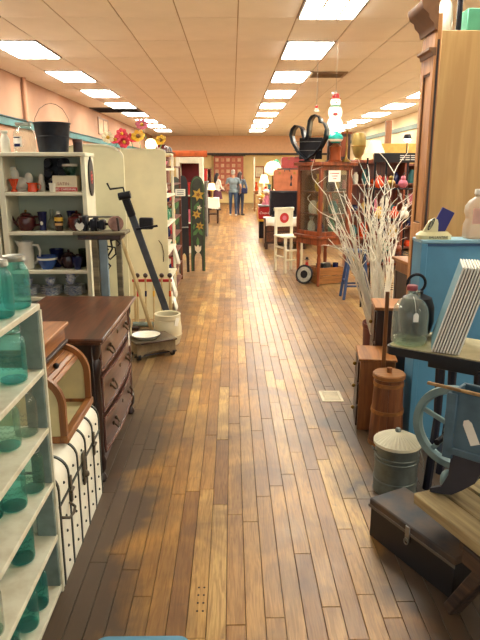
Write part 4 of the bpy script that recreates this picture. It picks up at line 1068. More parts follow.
# ------------------------------------------------------------------ dark stand with jug, kettle and framed tiles
t = thing('side_stand', 'small dark rotated stand with pale top holding the glass jug', 'table', (.775, 2.925, 0), math.radians(-37))
SW, SD_ = .50, .40
MB().prism([(p[0] + SW / 2, p[1] + SD_ / 2) for p in rr(SW / 2, SD_ / 2, .04)], .745, .785, 'z').build('top_rim', black_paint, t, 30)
MB().prism([(p[0] + SW / 2, p[1] + SD_ / 2) for p in rr(SW / 2 - .012, SD_ / 2 - .012, .035)], .7851, .790, 'z').build('top_inlay', mat('linen_top', (186, 174, 138), .6, var=.1, scale=14), t, 30)
MB().box(.20, SW - .06, .08, SD_ - .05, .69, .745, .003).build('apron', black_paint, t)
nv = mat('dark_blue_black', (30, 32, 48), .45)
for (x, y) in ((.25, .13), (SW - .06, .13), (.25, SD_ - .06), (SW - .06, SD_ - .06)):
    MB().tube([(x, y, .70), (x + .005, y, .4), (x - .02 if x < .3 else x + .02, y, .0)], [.026, .02, .024], 8).build('leg', nv, t)
MB().box(.24, SW - .05, .12, SD_ - .05, .20, .22, .003).build('lower_shelf', nv, t)
t = thing('glass_jug', 'clear glass gallon jug with red cap and paper tag', 'jug', (.905, 2.955, .790))
MB().lathe([(0, .006), (.078, .003), (.088, .014), (.09, .03), (.09, .155), (.084, .19), (.066, .22), (.04, .238), (.024, .25), (.021, .285)], 32, cap=False).build('body', glass('jug_glass', (240, 244, 236), .06), t)
MB().lathe([(0, .008), (.08, .008), (.085, .03), (0, .032)], 28).build('glass_base', glass('jug_base', (226, 234, 222), .15), t)
MB().lathe([(.026, .278), (.027, .28), (.027, .30), (.024, .304), (0, .305)], 18).build('cap', mat('cap_red', (160, 66, 74), .4), t)
MB().tube([(0, .02, .262), (.02, .04, .27), (.045, .04, .262), (.05, .035, .235)], .008, 8).build('finger_ring', MATS['jug_glass'], t)
tg = MB().prism([(-.013, 0), (.013, 0), (.013, .035), (.006, .045), (-.006, .045), (-.013, .035)], -.094, -.092, 'y'); tg.build('price_tag', paper, t)
st = MB().tube([(0, -.092, .175), (0, -.06, .23), (.0, -.028, .25)], .0012, 4); st.build('tag_string', paper, t)
for ch in t.children:
    if ch.name.startswith('price_tag'): ch.location = (0, 0, .135)
t = thing('iron_kettle', 'black iron kettle with ring handle behind the glass jug', 'kettle', (.990, 3.135, .0045))
MB().lathe([(.05, .786), (.08, .80), (.094, .86), (.092, .94), (.075, .99), (.03, 1.01), (.03, 1.025), (0, 1.03)], 24).build('pot', black_iron, t)
MB().tube([(-.01 + .048 * math.cos(a), 0, 1.065 + .048 * math.sin(a)) for a in [2 * PI * q / 22 for q in range(22)]], .008, 7, closed=True).build('ring_handle', black_iron, t)
tile_cols = [(120, 158, 170), (216, 210, 196), (60, 66, 62), (206, 198, 180), (84, 92, 88), (222, 214, 200), (96, 84, 70), (210, 206, 190), (50, 54, 60), (214, 206, 188)]
c37, s37 = math.cos(math.radians(-37)), math.sin(math.radians(-37))
tilt = math.radians(15)
face_words = ['pale blue faced', 'cream faced', 'dark grey', 'ivory', 'slate grey', 'white faced', 'brown faced', 'off-white', 'black faced', 'chalk white']
for k in range(10):
    lx = .235 + k * .0135; ly = .02 + .002 * k
    x, y = .775 + lx * c37 - ly * s37, 2.925 + lx * s37 + ly * c37
    t = thing('framed_panel', '%s framed panel, number %s counted from the glass jug in the leaning row' % (face_words[k], ['one', 'two', 'three', 'four', 'five', 'six', 'seven', 'eight', 'nine', 'ten'][k]), 'frame', (x, y, .791), math.radians(-18), 'framed panels leaning on the dark stand')
    M_ = ((0, 0, .004), (0, tilt, 0))
    MB().xf(*M_).box(-.0035, .0035, .0, .30, 0, .425, .001).build('panel', mat('panel_face_%d' % k, tile_cols[k], .5, var=.05), t)
    e = MB().xf(*M_)
    e.box(-.0042, .0042, -.008, -.0005, 0, .428, .001); e.box(-.0042, .0042, -.008, .30, .426, .433, .001)
    e.build('white_edge', paper, t)

# ------------------------------------------------------------------ stepped drawers, butter churn, milk can, tool box
t = thing('step_drawers', 'stepped oak drawer unit with brass knobs against the blue cabinet', 'drawers', (.815, 3.64, 0), math.radians(-8))
MB().box(0, .22, 0, .30, 0, .475, .004).build('low_case', oak_z, t); MB().box(-.012, .23, -.012, .31, .475, .491, .004).build('low_top', oak, t)
MB().box(.12, .36, .33, .62, 0, .735, .004).build('high_case', dark_wood, t); MB().box(.105, .37, .315, .63, .735, .757, .004).build('high_top', oak, t)
for k in range(3):
    d = MB().box(-.012, -.0005, .025, .275, .02 + k * .15, .155 + k * .15, .003).build('drawer', dark_wood, t)
    MB().ball((-.024, .15, .10 + k * .155), .013, 10, 7).build('knob', brass, d)
for k in range(3):
    d = MB().box(.108, .1195, .35, .60, .05 + k * .23, .26 + k * .23, .003).build('drawer', dark_wood, t)
    MB().ball((.096, .475, .16 + k * .23), .014, 10, 7).build('knob', brass, d)
o = MB().xf((.955, 3.60, 0), (0, 0, 0)).bar((0, 0, 0), (0, .012, .93), .025, .012, (0, -1, 0), .003).build('yard_stick', oak_z); tag(o, 'narrow flat wooden stick standing upright beside the butter churn', 'stick')

t = thing('butter_churn', 'tall tapered wooden butter churn with hoops and lid', 'churn', (.955, 3.46, 0))
stv = wood('churn_stave', (136, 82, 48), (92, 52, 30), 'z', .4)
ns = 14
for k in range(ns):
    a0, a1 = 2 * PI * k / ns, 2 * PI * (k + 1) / ns - .012
    rb, rt, H_c = .105, .085, .44
    MB().add([(r_ * math.cos(a_), r_ * math.sin(a_), z_) for (z_, rr0) in ((0, rb), (H_c, rt)) for (r_, a_) in ((rr0, a0), (rr0 * 1.005, (a0 + a1) / 2), (rr0, a1), (rr0 - .014, a1), (rr0 - .014, a0))],
             [(0, 1, 2, 3, 4), (9, 8, 7, 6, 5)] + [(i, i + 5, (i + 1) % 5 + 5, (i + 1) % 5) for i in range(5)]).build('stave', stv, t, 25)
for (z, r) in ((.012, .1045), (.225, .0965), (.40, .089)):
    MB().lathe([(r - .004, z - .012), (r + .004, z - .012), (r + .003, z + .012), (r - .004, z + .012)], 28, cap=False).build('hoop', oak_x, t)
l = MB().lathe([(.0, .43), (.092, .435), (.098, .44), (.098, .462), (.092, .468), (.02, .468), (.0, .468)], 28, cap=False).build('lid', oak_x, t)
MB().cyl((0, 0, .46), (0, 0, .50), .016, n=12).build('dasher_stub', oak_z, l)
t.scale = (1.0, 1.0, .98)

t = thing('milk_can', 'galvanised round can with white fluted lid and bail', 'can', (.862, 2.885, 0)); t.scale = (.93, .93, .93)
galv = mat('galvanised_zinc', (118, 128, 126), .45, .55, var=.16, scale=14)
MB().lathe([(0, .004), (.118, 0), (.124, .008), (.120, .02), (.120, .285), (.126, .295), (.122, .30)], 32, cap=False).build('body', galv, t)
for z in (.08, .20, .225): MB().tube([(math.cos(a) * .122, math.sin(a) * .122, z) for a in [2 * PI * q / 32 for q in range(32)]], .004, 6, closed=True).build('bead', galv, t)
fl = []; nf = 32
vs = [(0, 0, .36)]
for j in range(1, 6):
    f = j / 5
    for i in range(nf * 2):
        a = PI * i / nf; w = (.004 if i % 2 else -.004) * f
        vs.append((math.cos(a) * .13 * f * (1 + w), math.sin(a) * .13 * f * (1 + w), .36 - .055 * f ** 1.6 + w * .8))
m2 = nf * 2
b = MB().add(vs, [(0, 1 + i, 1 + (i + 1) % m2) for i in range(m2)] + [(1 + j * m2 + i, 1 + (j + 1) * m2 + i, 1 + (j + 1) * m2 + (i + 1) % m2, 1 + j * m2 + (i + 1) % m2) for j in range(4) for i in range(m2)])
b.lathe([(.128, .285), (.132, .288), (.132, .305), (.127, .306)], 32, cap=False)
b.build('fluted_lid', mat('lid_white', (222, 216, 190), .5, .0, var=.06), t, 30)
MB().lathe([(.014, .355), (.018, .365), (.012, .378), (0, .38)], 12).build('lid_knob', galv, t)
for s in (-1, 1): MB().tube([(s * .122, -.02, .25), (s * .138, -.02, .262), (s * .138, .02, .262), (s * .122, .02, .25)], .004, 6).build('ear', galv, t)
MB().tube([(.126, -.02, .25), (.136, -.06, .2), (.132, -.075, .14)], .003, 5).build('wire_bail', steel, t)

t = thing('tool_box', 'long black wooden tool box with stained lid and hasp on the floor', 'box', (.635, 2.47, 0), math.radians(-63))
BXL, BXD, BXH = .50, .20, .195
MB().box(0, BXL, 0, BXD, 0, BXH - .035, .004).build('case', mat('black_box', (26, 23, 28), .5, var=.15), t)
MB().box(-.006, BXL + .006, -.006, BXD + .006, BXH - .035, BXH, .006).build('lid', mat('stained_lid', (92, 72, 54), .6, var=.2, scale=7, rgb2=(44, 46, 54)), t)
MB().box(-.008, BXL + .008, -.0085, -.006, BXH - .045, BXH - .03, .001).build('lid_edging', mat('box_edging', (120, 116, 110), .4, .6), t)
h = MB().box(.235, .262, -.012, -.006, .115, .19, .002); h.tube([(.248 + .011 * math.cos(a), -.014, .12 + .014 * math.sin(a)) for a in [2 * PI * q / 14 for q in range(14)]], .003, 6, closed=True); h.build('hasp', steel, t)

# ------------------------------------------------------------------ plank bench and blue corn sheller
t = thing('plank_bench', 'low rough plank bench with splayed legs under the blue sheller', 'bench', (.735, 2.20, 0), math.radians(-70))
plank_w = wood('bench_plank', (178, 158, 114), (112, 92, 64), 'x', .75, 9)
yy = 0
for k, (w, m_) in enumerate(((.115, plank_w), (.125, plank_w), (.12, plank_w), (.12, plank_w))):
    MB().box(-.0 - .012 * (k % 2), 1.05, yy + .003, yy + w - .003, .325, .375, .006).build('plank', m_, t); yy += w
MB().box(.30, 1.04, .0, .03, .25, .322, .004).build('side_rail', wood('bench_dark', (84, 62, 46), (44, 32, 28), 'x', .7), t)
MB().box(.25, .33, .03, yy - .02, .27, .322, .004).build('cleat', MATS['bench_dark'], t)
for y in (.06, yy - .06):
    MB().bar((.40, y, .31), (.245, y - .03, .0), .06, .05, (1, 0, 0), .006).build('leg', MATS['bench_dark'], t); MB().bar((.85, y, .31), (1.0, y - .03, .0), .06, .05, (1, 0, 0), .006).build('leg', MATS['bench_dark'], t)

t = thing('corn_sheller', 'blue painted cast iron corn sheller with spoked flywheel on the plank bench', 'sheller', (.852, 2.175, .3755), math.radians(-42))
shell_b = mat('sheller_blue', (84, 112, 128), .5, .1, var=.18, scale=9); rim_b = mat('wheel_blue', (128, 156, 160), .5, .1, var=.15, scale=9)
HX, HZ0, HZ1 = .40, .195, .455
MB().box(.0, HX, -.012, 0, HZ0, HZ1, .003).build('hopper_wall', shell_b, t); MB().box(.0, HX, .10, .112, HZ0, HZ1, .003).build('hopper_wall', shell_b, t)
MB().box(0, .012, 0, .10, HZ0, HZ1, .003).build('hopper_end', shell_b, t); MB().box(HX - .012, HX, 0, .10, HZ0, HZ1, .003).build('hopper_end', shell_b, t)
MB().box(.012, HX - .012, 0, .10, HZ0, HZ0 + .012).build('hopper_floor', shell_b, t)
MB().box(-.015, .025, -.02, 0, HZ0 - .02, HZ1 - .01, .003).build('corner_post', shell_b, t)
MB().box(-.10, HX, -.016, -.004, HZ1 + .001, HZ1 + .013, .002).build('top_lath', raw_wood, t)
MB().box(0, HX, -.02, -.011, HZ0, HZ0 + .03, .003).build('bottom_rail', shell_b, t)
for (y, nm) in ((-.01, 'a'), (.088, 'b')):
    lg = MB().prism([(.02, .21), (.16, .21), (.12, .10), (.07, .05), (.035, .02), (.0, .01), (-.055, .0), (-.055, .016), (-.01, .04), (.015, .10)], y, y + .022, 'y'); lg.build('foot_casting', mat('foot_iron', (62, 62, 72), .5, .3), t)
    lg = MB().prism([(HX - .16, .21), (HX - .02, .21), (HX, .05), (HX + .04, .0), (HX - .03, 0), (HX - .06, .045), (HX - .11, .05)], y, y + .022, 'y'); lg.build('foot_casting', MATS['foot_iron'], t)
wc = Vector((-.035, .155, .232)); wr = .18
wh = MB()
wh.lathe([(wr - .028, -.018), (wr, -.018), (wr + .003, 0), (wr, .018), (wr - .028, .018), (wr - .034, 0), (wr - .028, -.018)], 44, cap=False)
w = wh.build('flywheel', rim_b, t, 30); w.location = wc; w.rotation_euler = (PI / 2, 0, 0)
for k in range(5):
    a = 2 * PI * k / 5 + .3
    sp_ = MB().bar((math.cos(a) * .02, math.sin(a) * .02, 0), (math.cos(a) * (wr - .025), math.sin(a) * (wr - .025), 0), .022, .014, (0, 0, 1), .004).build('spoke', rim_b, w)
MB().cyl((0, 0, -.03), (0, 0, .05), .03, n=14).build('hub', rim_b, w)
MB().cyl((wc.x, -.03, wc.z), (wc.x, wc.y + .06, wc.z), .012, n=10).build('axle', black_iron, t)
MB().xf((.085, -.014, .31), (0, -.45, 0)).prism([(-.018, -.055), (.018, -.055), (.018, .03), (.009, .045), (-.009, .045), (-.018, .03)], -.002, 0, 'y').build('price_tag', paper, t)
MB().ball((-.01, .05, .045), (.03, .03, .045), 10, 7).build('counterweight', rim_b, t)
MB().tube([(.30, .0, HZ1 + .01), (.30, .01, HZ1 + .05), (.34, .02, HZ1 + .06)], .008, 6).build('latch', black_iron, t)

# floor register
t = thing('floor_register', 'pale metal floor register grille set in the boards', 'grille', (.66, 4.13, 0), 0)
fr_ = MB()
for (a, b, c, d) in ((0, .16, 0, .02), (0, .16, .20, .22), (0, .02, .02, .20), (.14, .16, .02, .20)): fr_.box(a, b, c, d, .0005, .006, .001)
reg = mat('register_metal', (206, 192, 160), .4, .3); fr_.build('frame', reg, t)
for k in range(9): MB().box(.02, .14, .028 + k * .0195, .041 + k * .0195, .0008, .005).build('slat', reg, t)
# a patch of old nail heads in the boards
nh = MB()
for i in range(2):
    for j in range(4): nh.lathe([(.0045, 0), (.004, .0012), (0, .0013)], 8, (-.14 + i * .022, 1.98 + j * .045, .0004))
o = nh.build('nail_heads', black_iron, floor); o['kind'] = 'stuff'

# ------------------------------------------------------------------ white painted twigs
def twigs(label, base, tips, n, seed, r0=.0065):
    rnd = random.Random(seed); b = MB(); base = Vector(base); axis = sum((Vector(q) for q in tips), Vector()) / len(tips)
    def grow(p, d, L, r, lev):
        pts = [p]; q = p
        for i in range(4):
            d = (d + Vector((rnd.gauss(0, .16), rnd.gauss(0, .10), rnd.gauss(0, .10)))).normalized()
            q = q + d * L / 4; pts.append(q)
        b.tube(pts, [r, r * .85, r * .7, r * .55, r * .35], 5, caps=False)
        if lev > 0:
            for k in range(rnd.randint(1, 3)):
                i = rnd.randint(1, 4); dd = (d + Vector((rnd.gauss(0, .5), rnd.gauss(0, .4), rnd.gauss(.1, .35)))).normalized()
                grow(pts[i], dd, L * rnd.uniform(.2, .4), r * .65, lev - 1)
    for k in range(n):
        tp = Vector(rnd.choice(tips)) + Vector((rnd.gauss(0, .035), rnd.gauss(0, .06), rnd.gauss(0, .08)))
        s0 = base + Vector((rnd.gauss(0, .03), rnd.gauss(0, .03), 0))
        dv = tp - s0; L = dv.length; 
        mid = s0 + (axis - s0) * rnd.uniform(.42, .62) + Vector((rnd.gauss(0, .02), rnd.gauss(0, .03), 0))
        b.tube([s0, s0 + (mid - s0) * .5 + Vector((rnd.gauss(0, .008), 0, 0)), mid], [r0, r0 * .95, r0 * .85], 5, caps=False)
        grow(mid, (tp - mid).normalized(), (tp - mid).length, r0 * .8, 2 if k % 2 else 1)
    t = thing('twig_bundle', label, 'twigs', tuple(base), 0, 'white painted twig bundles')
    o = b.build('twigs', mat('twig_white', (236, 230, 214), .7, var=.06), t); o.location = -base; o['kind'] = 'stuff'
    return t
twigs('white painted twig bundle slanting out over the aisle', (1.30, 5.06, .16), [(.93, 4.95, 1.3), (.88, 5.0, 1.18), (.98, 5.0, 1.25), (.96, 4.95, 1.1), (.78, 4.9, 1.5)], 20, 3, .0085)
twigs('white painted twig bundle standing upright by the pine table', (1.33, 5.20, .16), [(1.12, 5.2, 1.45), (1.18, 5.2, 1.55), (1.22, 5.25, 1.4), (1.28, 5.15, 1.35), (1.34, 5.2, 1.2)], 30, 5, .0075)
twigs('white painted twig bundle spreading wide behind the upright one', (1.38, 5.33, .16), [(1.5, 5.6, 1.35), (1.65, 5.7, 1.25), (1.55, 5.6, .95), (1.4, 5.6, 1.0)], 10, 9, .007)
t = thing('red_umbrella_stand', 'dark red stand holding the white painted twigs', 'stand', (1.34, 5.2, 0)); t.scale = (.75, .75, 1)
MB().lathe([(.0, .004), (.20, 0), (.21, .02), (.22, .30), (.225, .32), (.21, .32), (.19, .03), (0, .02)], 24, cap=False).build('tub', mat('dark_red_tub', (96, 40, 38), .4), t)
MB().lathe([(.222, .29), (.23, .295), (.23, .33), (.222, .335)], 24, cap=False).build('rim', MATS['dark_red_tub'], t)

# ------------------------------------------------------------------ blue stool
t = thing('wooden_stool', 'blue painted wooden stool next to the glass cabinet', 'stool', (1.63, 7.85, 0))
sb_ = mat('stool_blue', (40, 66, 110), .45)
MB().prism(rr(.125, .11, .03), .62, .65, 'z').build('seat', sb_, t)
for sx in (-1, 1):
    for sy in (-1, 1): MB().bar((sx * .09, sy * .07, .62), (sx * .165, sy * .13, 0), .034, .034, (0, 1, 0), .004).build('leg', sb_, t)
for sx in (-1, 1): MB().bar((sx * .135, -.10, .24), (sx * .135, .10, .24), .022, .022).build('rung', sb_, t)
for sy in (-1, 1): MB().bar((-.143, sy * .115, .18), (.143, sy * .115, .18), .022, .022).build('rung', sb_, t)

# ------------------------------------------------------------------ glass display cabinet on table legs
t = thing('display_cabinet', 'cherry wood glass display cabinet on a legged table', 'cabinet', (1.245, 8.63, 0), math.radians(27))
GW, GD = .56, .60
MB().box(-.03, GW + .03, -.03, GD + .03, .69, .735, .006).build('table_top', cherry, t)
MB().box(.0, GW, .0, GD, .60, .69, .003).build('table_apron', cherry, t)
for (x, y) in ((.03, .03), (GW - .03, .03), (.03, GD - .03), (GW - .03, GD - .03)):
    MB().lathe([(.02, 0), (.026, .02), (.018, .05), (.024, .2), (.03, .4), (.022, .46), (.032, .5), (.032, .6)], 12, (x, y, 0)).build('leg', cherry, t)
for (x, y, w) in ((.0, .0, .05), (GW - .07, .0, .07), (.0, GD - .05, .05), (GW - .05, GD - .05, .05)):
    MB().box(x, x + w, y, y + .05, .735, 1.72, .004).build('corner_post', cherry, t)
for z in (.735, 1.66):
    for (x0, x1, y0, y1) in ((.05, GW - .07, .005, .045), (.005, .045, .05, GD - .05), (GW - .045, GW - .005, .05, GD - .05)): MB().box(x0, x1, y0, y1, z, z + .06, .003).build('rail', cherry, t)
MB().box(-.05, GW + .05, -.05, GD + .03, 1.72, 1.775, .008).build('cornice', cherry, t)
MB().box(.05, GW - .05, GD - .03, GD - .015, .735, 1.72).build('back_panel', mat('cabinet_lining', (150, 110, 80), .6), t)
for z in (1.04, 1.36): MB().box(.05, GW - .05, .05, GD - .04, z - .012, z).build('shelf_board', cherry, t)
MB().box(.05, GW - .07, .02, .026, .795, 1.66).build('pane', pane_glass, t); MB().box(.02, .026, .05, GD - .05, .795, 1.66).build('pane', pane_glass, t); MB().box(GW - .026, GW - .02, .05, GD - .05, .795, 1.66).build('pane', pane_glass, t)
nt_s = MB().box(.13, .34, -.004, -.001, 1.50, 1.66); t3 = thing('paper_notice', 'white paper notice taped on the glass cabinet door', 'notice', (1.245, 8.63, 0), math.radians(27)); nt_s.build('sheet', paper, t3)
for k, (w) in enumerate((.15, .10, .06)): MB().box(.235 - w / 2, .235 + w / 2, -.0055, -.004, 1.61 - k * .035, 1.622 - k * .035).build('printed_line', mat('ink_red', (190, 80, 80), .6), t3)
c27, s27 = math.cos(math.radians(27)), math.sin(math.radians(27))
def cab_pt(lx, ly, z): return (1.245 + lx * c27 - ly * s27, 8.63 + lx * s27 + ly * c27, z)
CG = 'wares inside the glass cabinet'
for (lx, ly, z, lab, m_, k) in ((.15, .2, .736, 'navy lidded jar on the cabinet floor', navy, 0), (.36, .2, .736, 'green vase on the cabinet floor', green, 1), (.15, .42, .736, 'cream figurine vase on the cabinet floor', white_glaze, 1), (.14, .2, 1.04, 'amber vase on the middle cabinet shelf', yellow, 1), (.36, .18, 1.04, 'teal globe jar on the middle cabinet shelf', teal_paint, 0), (.16, .40, 1.04, 'white jar on the middle cabinet shelf', white_glaze, 0), (.14, .25, 1.36, 'pale yellow tall vase on the top cabinet shelf', yellow, 1), (.36, .25, 1.36, 'navy jar on the top cabinet shelf', navy, 0)):
    pr = [(0, .002), (.05, 0), (.07, .05), (.07, .11), (.045, .16), (.05, .17), (.03, .185), (0, .19)] if k == 0 else [(0, .002), (.035, 0), (.055, .07), (.05, .15), (.022, .2), (.04, .25), (.034, .25), (0, .1)]
    single(MB().lathe(pr, 18, cap=False), 'display_jar' if k == 0 else 'display_vase', m_, lab, 'jar' if k == 0 else 'vase', cab_pt(lx, ly, z), group=CG)
# under the cabinet
t = thing('wooden_crate', 'brown wooden crate of odds and ends under the glass cabinet', 'crate', cab_pt(.09, .12, 0), math.radians(20))
for (x0, x1, y0, y1) in ((0, .42, 0, .015), (0, .42, .285, .30), (0, .015, .015, .285), (.405, .42, .015, .285)):
    for k in range(2): MB().box(x0, x1, y0, y1, .01 + k * .125, .128 + k * .125, .003).build('slat', oak_x, t)
MB().box(.015, .405, .015, .285, .01, .025).build('crate_floor', oak_x, t)
for k, (x, y, r, m_, lab) in enumerate(((.09, .12, .06, black_paint, 'black pot lying in the wooden crate'), (.22, .15, .065, steel, 'dull metal pot in the wooden crate'), (.345, .1, .045, navy, 'navy jar in the wooden crate'))):
    b0 = cab_pt(.09, .12, 0); c20, s20 = math.cos(math.radians(20)), math.sin(math.radians(20))
    single(MB().lathe([(0, .0), (r * .7, 0), (r, .08), (r * .95, .26), (r * 1.02, .28), (r * .9, .28), (0, .2)], 16, cap=False), 'crate_pot', m_, lab, 'pot', (b0[0] + x * c20 - y * s20, b0[1] + x * s20 + y * c20, .026))
t = thing('plate_clock', 'dark round dial leaning on the cabinet table leg', 'clock', (1.06, 8.86, 0), math.radians(-35))
M_ = ((0, .04, .145), (math.radians(78), 0, 0))
MB().xf(*M_).lathe([(.14, 0), (.145, .01), (.13, .022), (.12, .012), (0, .012)], 28).build('rim', black_iron, t); MB().xf(*M_).lathe([(.115, .0125), (.115, .015), (0, .0155)], 28).build('dial', mat('dial_grey', (176, 170, 156), .5, var=.15, scale=20), t); MB().xf(*M_).lathe([(.06, .0156), (.06, .018), (0, .0185)], 20).build('dial_centre', black_iron, t)
t = thing('red_doll', 'small figurine with red skirt and black hat by the crate', 'figurine', (1.13, 9.02, 0))
MB().lathe([(.045, .0), (.05, .01), (.05, .2), (0, .21)], 14).build('plinth', dark_wood, t); MB().lathe([(.05, .2), (.03, .26), (.02, .30), (.024, .31), (.0, .32)], 14).build('skirt', red, t); MB().ball((0, 0, .335), .026, 10, 7).build('head', mat('skin_clay', (206, 150, 120), .6), t); MB().lathe([(.04, .35), (.042, .354), (.022, .358), (.02, .385), (0, .39)], 14).build('hat', black_paint, t)

# ------------------------------------------------------------------ things on top of the glass cabinet
CT = 1.7755
t = thing('scroll_letter', 'black sheet metal heart-shaped scroll display on the glass cabinet', 'ornament', (1.07, 8.97, CT), math.radians(-24))
sheet = mat('blackened_sheet', (52, 58, 66), .35, .7, var=.2, scale=8)
path = [(.10, .10)] + [(.02, .02)] + [(-.10, .12), (-.19, .26), (-.225, .37), (-.20, .46), (-.15, .51), (-.09, .50), (-.05, .45), (-.035, .38), (-.02, .33), (.01, .32), (.03, .37), (.035, .47), (.05, .57), (.09, .63), (.15, .645), (.20, .60), (.215, .53)]
b = MB(); hw_ = .12
vs = []
for (x, z) in path: vs += [(x, -hw_, z), (x, hw_, z)]
b.add(vs, [(2 * i, 2 * i + 1, 2 * i + 3, 2 * i + 2) for i in range(len(path) - 1)])
o = b.build('scroll_band', sheet, t, 80); so = o.modifiers.new('thick', 'SOLIDIFY'); so.thickness = .008
path2 = [(.02, .02), (.12, .09), (.22, .20), (.29, .33), (.31, .44), (.27, .53), (.22, .55)]
b = MB(); vs = []
for (x, z) in path2: vs += [(x, -hw_, z), (x, hw_, z)]
b.add(vs, [(2 * i, 2 * i + 1, 2 * i + 3, 2 * i + 2) for i in range(len(path2) - 1)])
o = b.build('scroll_band', sheet, t, 80); so = o.modifiers.new('thick', 'SOLIDIFY'); so.thickness = .008
MB().box(-.12, .22, .05, .07, .04, .34, .003).build('back_plate', black_iron, t)
MB().box(-.08, .10, -.09, .08, 0, .02, .003).build('base_plate', black_iron, t)
for z in (.16, .28): MB().cyl((-.17, -.06, z), (.24, -.06, z), .004, n=6).build('wire_rail', steel, t)
t = thing('snowman_figure', 'lit white snowman blow mould with red hat on the glass cabinet', 'snowman', (1.475, 9.0, CT))
MB().lathe([(.09, 0), (.10, .03), (.10, .33), (.085, .36), (0, .36)], 16).build('pedestal', dark_wood, t)
b = MB().ball((0, 0, .49), (.118, .11, .15), 20, 14); b.ball((0, 0, .68), (.10, .095, .115), 20, 12); b.ball((0, 0, .82), (.072, .07, .075), 18, 12)
b.build('body', mat('snow_plastic', (244, 240, 226), .4, var=.02, emit=((255, 240, 210), .55)), t)
MB().lathe([(.075, .865), (.08, .87), (.055, .878), (.05, .93), (.02, .945), (0, .945)], 18).build('hat', red, t)
MB().ball((-.045, -.02, .93), .026, 10, 7).build('pompom', white_glaze, t)
MB().tube([(math.cos(a) * .062, math.sin(a) * .06, .765) for a in [2 * PI * q / 18 for q in range(18)]], .016, 7, closed=True).build('scarf', green, t)
MB().lathe([(.0, .63), (.035, .64), (.03, .67), (0, .675)], 12, (-.01, -.085, 0)).build('mitten', red, t)
bt = MB()
for (x, z) in ((.0, .60), (.0, .54), (-.02, .84), (.025, .84)): bt.ball((x, -.10 if z < .7 else -.066, z), .009, 8, 6)
bt.build('coal_buttons', black_paint, t); MB().xf((0, -.065, .815), (PI / 2, 0, 0)).lathe([(.011, 0), (0, .05)], 10).build('nose', orange_glaze, t)
t = thing('oil_lamp', 'turquoise glass oil lamp on a copper foot', 'lamp', (1.455, 8.76, CT)); t.scale = (.85, .85, 1)
MB().lathe([(.12, 0), (.12, .01), (.10, .03), (.09, .12), (.11, .20), (.06, .235), (.04, .25)], 20).build('foot', mat('copper_foot', (150, 76, 44), .3, .7), t)
MB().lathe([(.04, .25), (.09, .27), (.122, .315), (.12, .345), (.08, .385), (.04, .395), (.035, .41), (0, .41)], 22).build('font', mat('turquoise_glass', (40, 178, 168), .15, var=.05), t)
MB().lathe([(.06, .262), (.10, .277), (.118, .30), (.12, .306)], 22, cap=False).build('white_band', white_glaze, t)
t = thing('candlestick', 'slim brass candlestick standing in front of the brown case', 'candlestick', (1.62, 8.80, CT))
MB().lathe([(.07, 0), (.07, .008), (.05, .025), (.025, .05), (.015, .08), (.012, .2), (.016, .22), (.01, .24), (.01, .40), (.02, .42), (.012, .43), (0, .43)], 16).build('stem', brass, t)
t = thing('mantel_case', 'dark brown wooden case behind the candlestick', 'case', (1.42, 9.14, CT))
MB().box(0, .32, 0, .14, .03, .40, .006).build('body', dark_wood, t); MB().box(-.02, .34, -.02, .15, 0, .03, .004).build('base', dark_wood, t); MB().box(-.015, .335, -.015, .15, .40, .425, .006).build('top', cherry, t)
MB().box(.04, .28, -.004, 0, .08, .36).build('door', cherry, t)
t = thing('golden_urn', 'wide dull gold urn on the reddish hutch behind the snowman', 'urn', (2.125, 10.44, 1.8305)); t.scale = (.95, .95, 1.1)
MB().lathe([(.06, 0), (.065, .01), (.05, .03), (.09, .09), (.125, .2), (.128, .30), (.10, .385), (.095, .395), (.085, .39), (.09, .3), (0, .1)], 24, cap=False).build('body', mat('dull_gold', (150, 126, 66), .4, .4, var=.15), t)
MB().lathe([(.124, .19), (.131, .195), (.131, .21), (.126, .215)], 24, cap=False).build('band', brass, t)
t = thing('wax_angel', 'small white and red ornament hanging over the scroll display', 'ornament', (1.20, 8.95, 2.46))
MB().lathe([(.035, 0), (.04, .01), (.02, .05), (0, .06)], 12).build('robe', white_glaze, t); MB().ball((0, 0, .07), .022, 10, 7).build('head', red, t)
MB().cyl((0, 0, .08), (0, 0, ZC - 2.46), .0022, n=5).build('hanging_cord', steel, t)
t = thing('hanging_wire', 'thin cord dropping from the ceiling to the snowman hat', 'cord', (1.475, 9.0, 2.73))
MB().cyl((0, 0, 0), (0, 0, ZC - 2.73), .002, n=5).build('cord', steel, t); MB().tube([(.012 * math.cos(a), 0, .01 + .012 * math.sin(a)) for a in [2 * PI * q / 12 for q in range(12)]], .002, 5, closed=True).build('hook', steel, t)

# ------------------------------------------------------------------ hutch behind the glass cabinet
def hutch(label, loc, w, h, dpt, m, rz=0, shelves=4):
    t = thing('wooden_hutch', label, 'hutch', loc, rz)
    MB().box(0, .04, 0, dpt, 0, h, .004).build('side_panel', m, t); MB().box(w - .04, w, 0, dpt, 0, h, .004).build('side_panel', m, t)
    MB().box(.04, w - .04, dpt - .02, dpt, 0, h).build('back_panel', m, t); MB().box(-.03, w + .03, -.03, dpt + .01, h, h + .05, .006).build('cornice', m, t)
    for k in range(shelves): MB().box(.04, w - .04, .01, dpt - .02, h * (k + .15) / shelves, h * (k + .15) / shelves + .03).build('shelf_board', m, t)
    return [h * (k + .15) / shelves + .0305 for k in range(shelves)]
hz = hutch('reddish wood open hutch behind the glass cabinet', (1.98, 10.3, 0), .95, 1.78, .4, cherry)
cols_ = [(yellow, 'yellow'), (mauve, 'pink'), (white_glaze, 'white'), (teal_paint, 'teal'), (orange_glaze, 'orange'), (red, 'red'), (navy, 'navy')]
lv = ['lowest', 'second', 'third', 'highest']
